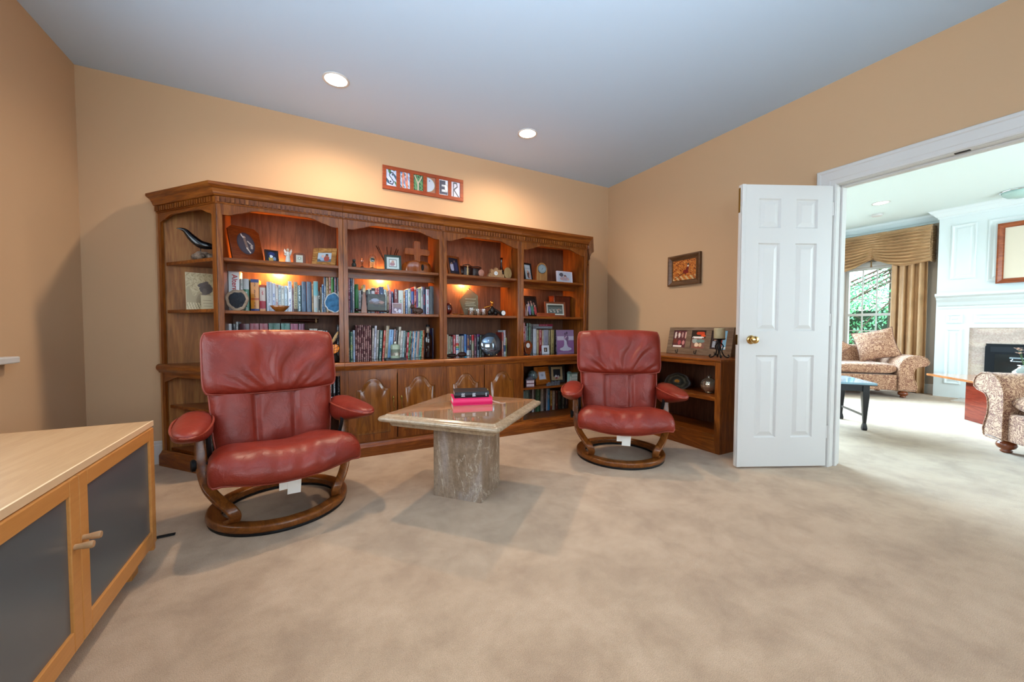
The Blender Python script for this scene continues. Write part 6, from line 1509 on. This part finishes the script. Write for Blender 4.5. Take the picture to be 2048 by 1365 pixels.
MP = [(0, -.20), (.010, -.20), (.014, -.17), (.035, -.155), (.06, -.11), (.10, -.07), (.115, -.045), (.15, -.03), (.16, -.02), (.16, .012), (0, .012)]
k = len(MP); vs = []; fs = []
for (ox, sx) in ((-hw+.02, -1), (hw-.02, 1)):
    vs += [(ox+sx*a*.0, -a, MZ+b) for a, b in MP]
fs = [tuple(range(k)), tuple(range(k, 2*k))]+[(i, (i+1) % k, k+(i+1) % k, k+i) for i in range(k)]
MB().add(vs, fs).build('mantel', FARWALL, fp)
MARB = stone('cream_veined_marble', 'b8a698', 'cdbfb2', 'd8ccc2', .2, 3, (.4, 1, 1.4), '9c8a80')
MB().box(-.70, .012, 0, -.545, .05, 1.02).box(.545, .012, 0, .70, .05, 1.02).box(-.545, .012, .80, .545, .05, 1.02).build('marble_surround', MARB, fp)
MB().box(-.545, .06, 0, .545, .19, .80).build('firebox', mat('soot_black', '0c0b0b', .9), fp)
fd = MB().prism([(p[0], p[1]+.395) for p in rrect(.548, .405, .05, 5)], -.012, .030, axis='y').build('fire_screen', mat('gunmetal', '1e2126', .35, .6), fp, bevel=.004)
MB().box(-.50, -.0135, .69, .50, -.0122, .76).build('vent_band', mat('dark_steel', '30343a', .3, .7), fd)
MB().box(-.46, -.016, .06, -.01, -.013, .66).build('glass_door', BLACKGLASS, fd); MB().box(.01, -.016, .06, .46, -.013, .66).build('glass_door', BLACKGLASS, fd)
for s in (-1, 1):
    MB().box(-.075+s*.26, -.022, .605, .075+s*.26, -.016, .625).tube(catmull([(-.05+s*.26, -.018, .60), (-.05+s*.26, -.045, .575), (.05+s*.26, -.045, .575), (.05+s*.26, -.018, .60)], 5), .007, 8).build('handle', CHROME, fd, smooth=True, angle=40)
structure(box('trim_9', CB_X-.45, .25, 0, CB_X-.012, 1.75, .012, MARB))
pc = thing('wall_picture', 'large mahogany-framed print with a cream mat above the mantel', 'picture', (CB_X-.022, 1.0, 1.615), -pi/2)
bevel_frame(.95, .80, .062, .035, .02, pc, wood('mahogany_frame', '5c2410', '8c4420', 'a85c34', 'x', .8, .25))
box('mat_board', -.42, -.012, .055, .42, -.009, .745, mat('cream_mat', 'd4c8b4', .8), pc)
picture('print', .46, .42, [(rec(0,.55,1,1), '98a0a4'), (rec(.04,.10,.96,.5), '98583c'), (rec(.04,.02,.96,.12), '484038'), (rec(.0,.5,1,.58), 'e0e0dc'), (ell(.5,.75,.3,.12), '5c6468')], 'd8d8d4', pc, (0, -.0125, .19), nu=30, nv=24)

# ---- swagged valance, curtains, tassel
def cloth_folds(fn, nu, nv, name, m_, parent, th=.006):
    o = MB().grid(fn, nu, nv).build(name, m_, parent, smooth=True)
    s = o.modifiers.new('solid', 'SOLIDIFY'); s.thickness = th; return o
vl = thing('window_valance', 'gold satin swagged valance over the adjoining room\'s window', 'valance', (XF, 2.79, 0))
VW = .68
def vfn(a, b):
    y = (a*2-1)*VW; u = abs(a*2-1); 
    sw = 2.17-.17*(sin(pi*min(1, u*.62))**1.0)+.0*u
    sw = 2.165-.165*sin(pi/2*min(1, u/.62)) if u < .62 else 2.0+.03*(u-.62)/.38
    z = 2.575-(2.575-sw)*b
    fold = .030*sin(2*pi*(b*11+.7*sin(3*u)+.5*u*u))*min(1, b*6)*(.35+.65*sin(pi*min(1, u+.02)))+.006*sin(2*pi*(b*23+2*u))
    gather = .035*(1-min(1, u/.06))*b
    return Vector((-.185-.03*sin(pi*b)-fold*.9+gather, y, z))
cloth_folds(vfn, 90, 110, 'swag', GOLDCLOTH, vl)
for s in (-1, 1):
    def rfn(a, b, s=s): return Vector((-.185+.185*a+.0*b, s*(VW+.006+.008*sin(2*pi*(b*22+a))), 2.575-.55*b))
    cloth_folds(rfn, 14, 110, 'return', GOLDCLOTH, vl)
MB().box(-.18, -VW, 2.55, -.005, VW, 2.575).build('board', FARWALL, vl)
MB().lathe([(.002, .03), (.012, .02), (.014, .01), (.008, 0), (.010, -.02), (.013, -.075), (.0001, -.076)], 14).tube([(0, 0, .03), (0, 0, .10)], .002, 6).build('tassel', mat('brown_tassel', '6c5030', .8), vl, loc=(-.2, 0, 2.10), smooth=True, angle=40)
def curtain(y0, y1, label, seed):
    t = thing('curtain_panel', label, 'curtain', (XF, (y0+y1)/2, 0), 0, 'gold satin curtain panels'); w2 = (y1-y0)/2; rnd = random.Random(seed); p0 = rnd.uniform(0, 6)
    def fn(a, b):
        y = (a*2-1)*w2*(1+.05*b); x = -.115+.035*sin(2*pi*4*a+p0+.4*sin(3*b))+.012*sin(2*pi*9*a+p0*2+b)
        return Vector((x, y+.01*sin(2*pi*4*a+p0+1), 2.50-(2.50-.006)*b))
    cloth_folds(fn, 110, 24, 'cloth', GOLDCLOTH, t, .004); return t
curtain(2.15, 2.55, 'gold satin curtain panel right of the window, behind the far sofa arm', 2)
curtain(3.19, 3.50, 'gold satin curtain panel left of the window, mostly hidden by the door edge', 5)

# ---- ceiling fittings
t = thing('smoke_detector', 'small round white smoke detector on the adjoining room\'s ceiling', 'detector', (7.62, 2.53, H))
MB().lathe([(.070, 0), (.070, -.012), (.060, -.030), (.040, -.036), (.0001, -.037)], 32).build('body', TRIM, t, smooth=True, angle=40)
MB().lathe([(.066, -.0125), (.071, -.014), (.066, -.016)], 32).build('vent_ring', mat('grey_plastic', '9ca0a0', .5), t, smooth=True)
t = thing('ceiling_lamp', 'unlit flush ceiling lamp with a pale glass dome, near the right edge', 'lamp', (7.85, 1.25, H))
MB().lathe([(.16, 0), (.165, -.012), (.15, -.018)], 40).build('rim', CHROME, t, smooth=True)
MB().lathe([(.150, -.018), (.140, -.050), (.105, -.080), (.05, -.098), (.0001, -.102)], 40).build('glass_dome', mat('pale_dome', 'a8c4bc', .2), t, smooth=True)

# ---- sofas with rolled arms and bun feet (facing local -y)
FOOTW = mat('turned_foot_wood', '7c3c1c', .25, coat=.5)
def arm_profile(s, x0, kx=1.0, kz=1.0):
    P_ = [(0, .105), (0, .40), (.004, .48), (.03, .545), (.075, .595), (.135, .622), (.195, .615), (.245, .580), (.268, .535), (.262, .495), (.235, .472), (.195, .462), (.160, .448), (.138, .415), (.130, .36), (.135, .29), (.155, .22), (.168, .165), (.160, .120), (.150, .105)]
    return [(x0+s*p[0]*kx, p[1]*kz if p[1] > .4 else p[1]) for p in P_]
def sofa(label, loc, rz, W, D, cushions, back_h=.80, kx=1.0, kz=1.0):
    t = thing('rolled_arm_sofa', label, 'sofa', loc, rz, 'paisley sofas'); iw = W/2-.27
    for s in (-1, 1):
        m = MB(); Q = arm_profile(s, s*iw, kx, kz); n = len(Q); L = []
        steps = [(-D/2, .94), (-D/2+.015, .985), (-D/2+.05, 1), (D/2-.1, 1), (D/2-.03, .98), (D/2, .9)]
        cx_ = sum(q[0] for q in Q)/n; cz_ = sum(q[1] for q in Q)/n; vs = []
        for y, k in steps: vs += [(cx_+(q[0]-cx_)*k, y, cz_+(q[1]-cz_)*k) for q in Q]
        fs = [(r*n+i, r*n+(i+1) % n, (r+1)*n+(i+1) % n, (r+1)*n+i) for r in range(len(steps)-1) for i in range(n)]
        fs += [tuple(range(n)), tuple(range((len(steps)-1)*n, len(steps)*n))]
        m.add(vs, fs).build('arm', PAISLEY, t, smooth=True, angle=45)
        MB().tube([(cx_+(q[0]-cx_)*.99, -D/2-.002, cz_+(q[1]-cz_)*.99) for q in Q], .006, 6, closed=True).build('welt', PAISLEY, t, smooth=True)
    MB().box(-iw, -D/2+.02, .105, iw, D/2-.04, .33).build('base', PAISLEY, t, bevel=.02)
    cwid = 2*iw/cushions
    for i in range(cushions):
        cx_ = -iw+cwid*(i+.5)
        weld(pillow(lambda u, v: Vector((cx_+u*(cwid/2-.004), -.06+v*(D/2-.10), .415)), 22, 22, .080, .080, 8, .32).build('seat_cushion', PAISLEY, t))
    weld(pillow(lambda u, v: Vector((u*(iw+.02), D/2-.16+.05*v, .56+v*(back_h-.56))), 30, 20, .12, .10, 6, .42).build('back', PAISLEY, t))
    for sx in (-1, 1):
        for sy in (-1, 1):
            MB().lathe([(.022, 0), (.034, .008), (.034, .018), (.026, .026), (.050, .040), (.058, .060), (.052, .082), (.036, .094), (.036, .106)], 26, (sx*(iw+.085), sy*(D/2-.075), 0)).build('bun_foot', FOOTW, t, smooth=True)
    return t
def place(fx, fy, lx, ly, rz):           # world position of the local point (lx,ly) is (fx,fy)
    return (fx-(lx*cos(rz)-ly*sin(rz)), fy-(lx*sin(rz)+ly*cos(rz)), 0)
W1, D1 = 1.95, .84; r1 = radians(-49)
p1 = place(7.60, 2.17, (W1/2-.27)+.085, -(D1/2-.075), r1)
sofa('brown paisley rolled-arm sofa below the draped window', p1, r1, W1, D1, 2, .74, 1.22)
W2_, D2_ = 1.30, .95; r2 = radians(131+90)
p2 = place(4.96, .80, -((W2_/2-.27)+.085), -(D2_/2-.075), r2)
sofa('brown paisley rolled-arm sofa cut off by the right picture edge', p2, r2, W2_, D2_, 1, .60, 1.18, 1.03)
def loc2w(p, rz, x, y, z): return (p[0]+x*cos(rz)-y*sin(rz), p[1]+x*sin(rz)+y*cos(rz), z)
def throw_pillow(label, p, rz, tilt, size, spin):
    t = thing('throw_pillow', label, 'pillow', p, rz, 'paisley throw pillows', rx=-tilt)
    def Pf(u, v):
        a = u*size/2*(1-.10*(1-v*v)*u*u), v*size/2*(1-.10*(1-u*u)*v*v)
        x, z = a; return Vector((x*cos(spin)-z*sin(spin), 0, x*sin(spin)+z*cos(spin)))
    o = weld(pillow(Pf, 34, 34, .085, .085, 2, .55, lambda u, v: .007*sin(16*v+5*u*u+2)*max(0, 1-abs(u-.35)*1.6)).build('pillow_body', PAISLEY, t))
    MB().tube(rim(Pf, 12), .007, 6, closed=True).build('fringe', mat('pillow_fringe', '6c4c40', .9), t, smooth=True)
    return t
throw_pillow('paisley throw pillow tilted on the far sofa beside its right arm', loc2w(p1, r1, .60, -.02, .755), r1-radians(22), radians(18), .48, radians(14))
throw_pillow('paisley throw pillow on the far sofa, half hidden by the doorway edge', loc2w(p1, r1, .02, .08, .715), r1, radians(20), .46, radians(46))

# ---- coffee table, vase of flowers, black side table
ct = thing('coffee_table', 'red-brown wooden coffee table on block legs behind the right-hand sofa', 'table', (6.66, 1.70, 0), radians(-139))
CWD = wood('cherry_table', '481408', '6c2214', '86341e', 'x', .8, .2, .6)
MB().box(0, -.0, .432, 1.15, .62, .458).build('top', wood('cherry_table_top', '74401f', '985c34', 'b07c50', 'x', .8, .12, .8), ct, bevel=.003)
MB().box(.46, .10, 0, .95, .16, .4315).box(.46, .48, 0, .95, .54, .4315).box(.46, .16, 0, .50, .48, .4315).build('block_base', CWD, ct, bevel=.003)
fv = thing('flower_vase', 'round silver vase with pale flowers on the coffee table', 'vase', (6.17, .905, .4585))
MB().lathe([(.04, 0), (.065, .02), (.085, .07), (.078, .12), (.045, .155), (.038, .175), (.05, .185)], 30).build('vase', CHROME, fv, smooth=True)
rnd = random.Random(6); st_ = MB(); 
for i in range(9):
    a = rnd.uniform(0, 6.28); r = rnd.uniform(.03, .13); zt_ = rnd.uniform(.27, .36)
    st_.tube([(0, 0, .15), (r*.5*cos(a), r*.5*sin(a), zt_*.75), (r*cos(a), r*sin(a), zt_)], .002, 5)
    q = MB()
    for k2 in range(6):
        b = k2*pi/3; c = Vector((r*cos(a), r*sin(a), zt_)); d = Vector((cos(b), sin(b), .35))*.034; e = Vector((-sin(b), cos(b), 0))*.013
        q.add([c, c+d*.5+e, c+d, c+d*.5-e], [(0, 1, 2, 3)])
    q.sphere((r*cos(a), r*sin(a), zt_+.004), .008, 8, 6).build('blossom', mat('blush_petals', 'c8a898', .7), fv)
st_.build('stems', mat('green_stem', '3c5428', .7), fv)
stb = thing('side_table', 'black lacquered side table with tapering legs behind the open door', 'table', (4.80, 1.575, 0), radians(41))
# local x runs away from the study, y to the left
MB().box(-.02, -.02, .455, .62, .62, .475).build('top', mat('pale_blue_glass_top', '8ca8b4', .06), stb, bevel=.002)
MB().box(-.022, -.022, .447, .622, .622, .4548).build('top_rim', BLACKW, stb)
MB().box(.03, .03, .385, .57, .045, .4465).box(.03, .555, .385, .57, .57, .4465).box(.03, .045, .385, .045, .555, .4465).box(.555, .045, .385, .57, .555, .4465).build('apron', BLACKW, stb)
for lx in (.045, .555):
    for ly in (.045, .555):
        ring_stack([(.017, .017, .0, .004), (.020, .020, .02, .004), (.017, .017, .045, .004), (.012, .012, .07, .003), (.026, .026, .33, .004), (.026, .026, .4465, .004)]).build('leg', BLACKW, stb, loc=(lx, ly, 0))
MB().box(.06, .040, .135, .54, .052, .155).box(.06, .548, .135, .54, .560, .155).build('stretcher', BLACKW, stb)
bx = thing('black_box', 'black upright box standing on the side table at the doorway edge', 'box', (4.82, 2.08, .4755), radians(41))
MB().box(0, 0, 0, .10, .10, .19).build('body', BLACKW, bx, bevel=.004)

# ================================================================= OUTSIDE THE FAR WINDOW
structure(MB().box(XF+.13, -14, -.55, 40, 26, -.45).build('ground', mat('lawn_grass', '4c7c34', .95, var=.3, vscale=2)))
LEAF = [mat('leaf_green_%d' % i, h_, .7) for i, h_ in enumerate(('5cae74', '7cc898', '4c9464'))]
def tree(label, x, y, hgt, rad, n, seed, droop, mi):
    t = thing('garden_tree', label, 'tree', (x, y, -.45), 0, 'garden trees beyond the far window'); rnd = random.Random(seed)
    MB().tube([(0, 0, 0), (.05, .02, hgt*.4), (0, 0, hgt*.92)], [.16, .12, .04], 10).build('trunk', mat('tree_bark', '4c3a2c', .9, var=.2, vscale=20), t, smooth=True)
    br = MB(); lf = MB()
    for i in range(70):
        z = hgt*(.08+.9*rnd.random()); a = rnd.uniform(0, 6.28); r = rad*(1-.75*z/hgt)*rnd.uniform(.6, 1)
        tip = Vector((r*cos(a), r*sin(a), z-droop*r)); base = Vector((0, 0, z)); br.tube([base, (base+tip)/2+Vector((0, 0, .08)), tip], [.018, .012, .005], 5)
        for k2 in range(n):
            q = rnd.uniform(.15, 1.05); c = base.lerp(tip, q)+Vector((rnd.gauss(0, .09), rnd.gauss(0, .09), rnd.gauss(0, .05)-rnd.random()*.16*droop*2))
            d = Vector((rnd.gauss(0, 1), rnd.gauss(0, 1), -1.2*droop-.2)).normalized()*rnd.uniform(.05, .10); e = d.cross(Vector((rnd.gauss(0, 1), rnd.gauss(0, 1), rnd.gauss(0, 1)))).normalized()*rnd.uniform(.010, .020)
            lf.add([c, c+d*.5+e, c+d, c+d*.5-e], [(0, 1, 2, 3)])
    br.build('branches', mat('tree_bark', '4c3a2c', .9, var=.2, vscale=20), t); lf.build('foliage', LEAF[mi], t, stuff=True)
tree('drooping blue-green conifer nearest the far window', 11.4, 3.4, 8.5, 3.0, 260, 1, .6, 1)
tree('darker bushy tree behind the drooping conifer', 13.6, 2.6, 8.5, 2.8, 160, 2, .35, 2)
tree('mid-green garden tree at the left of the far window view', 13.4, 5.6, 8.0, 2.6, 150, 3, .5, 0)
def hedge_leaves(x, y, lx, ly, h_, seed):
    rnd = random.Random(seed); lf = MB()
    for i in range(9000):
        c = Vector((rnd.uniform(-lx, lx), rnd.uniform(-ly, ly), rnd.uniform(0, h_)*(1 if rnd.random() < .5 else 1)))
        d = Vector((rnd.gauss(0, 1), rnd.gauss(0, 1), rnd.gauss(0, 1))).normalized()*.11; e = d.cross(Vector((0.3, .5, 1))).normalized()*.045
        lf.add([c, c+d*.5+e, c+d, c+d*.5-e], [(0, 1, 2, 3)])
    t = thing('garden_hedge', 'low clipped hedge at the foot of the garden trees', 'hedge', (x, y, -.45)); lf.build('foliage', LEAF[0], t, stuff=True)
    MB().box(-lx*.9, -ly*.95, 0, lx*.9, ly*.95, h_*.9).build('core', mat('hedge_core', '1c3420', .95), t)
hedge_leaves(14.6, 4.6, .6, 4.5, 2.2, 9)
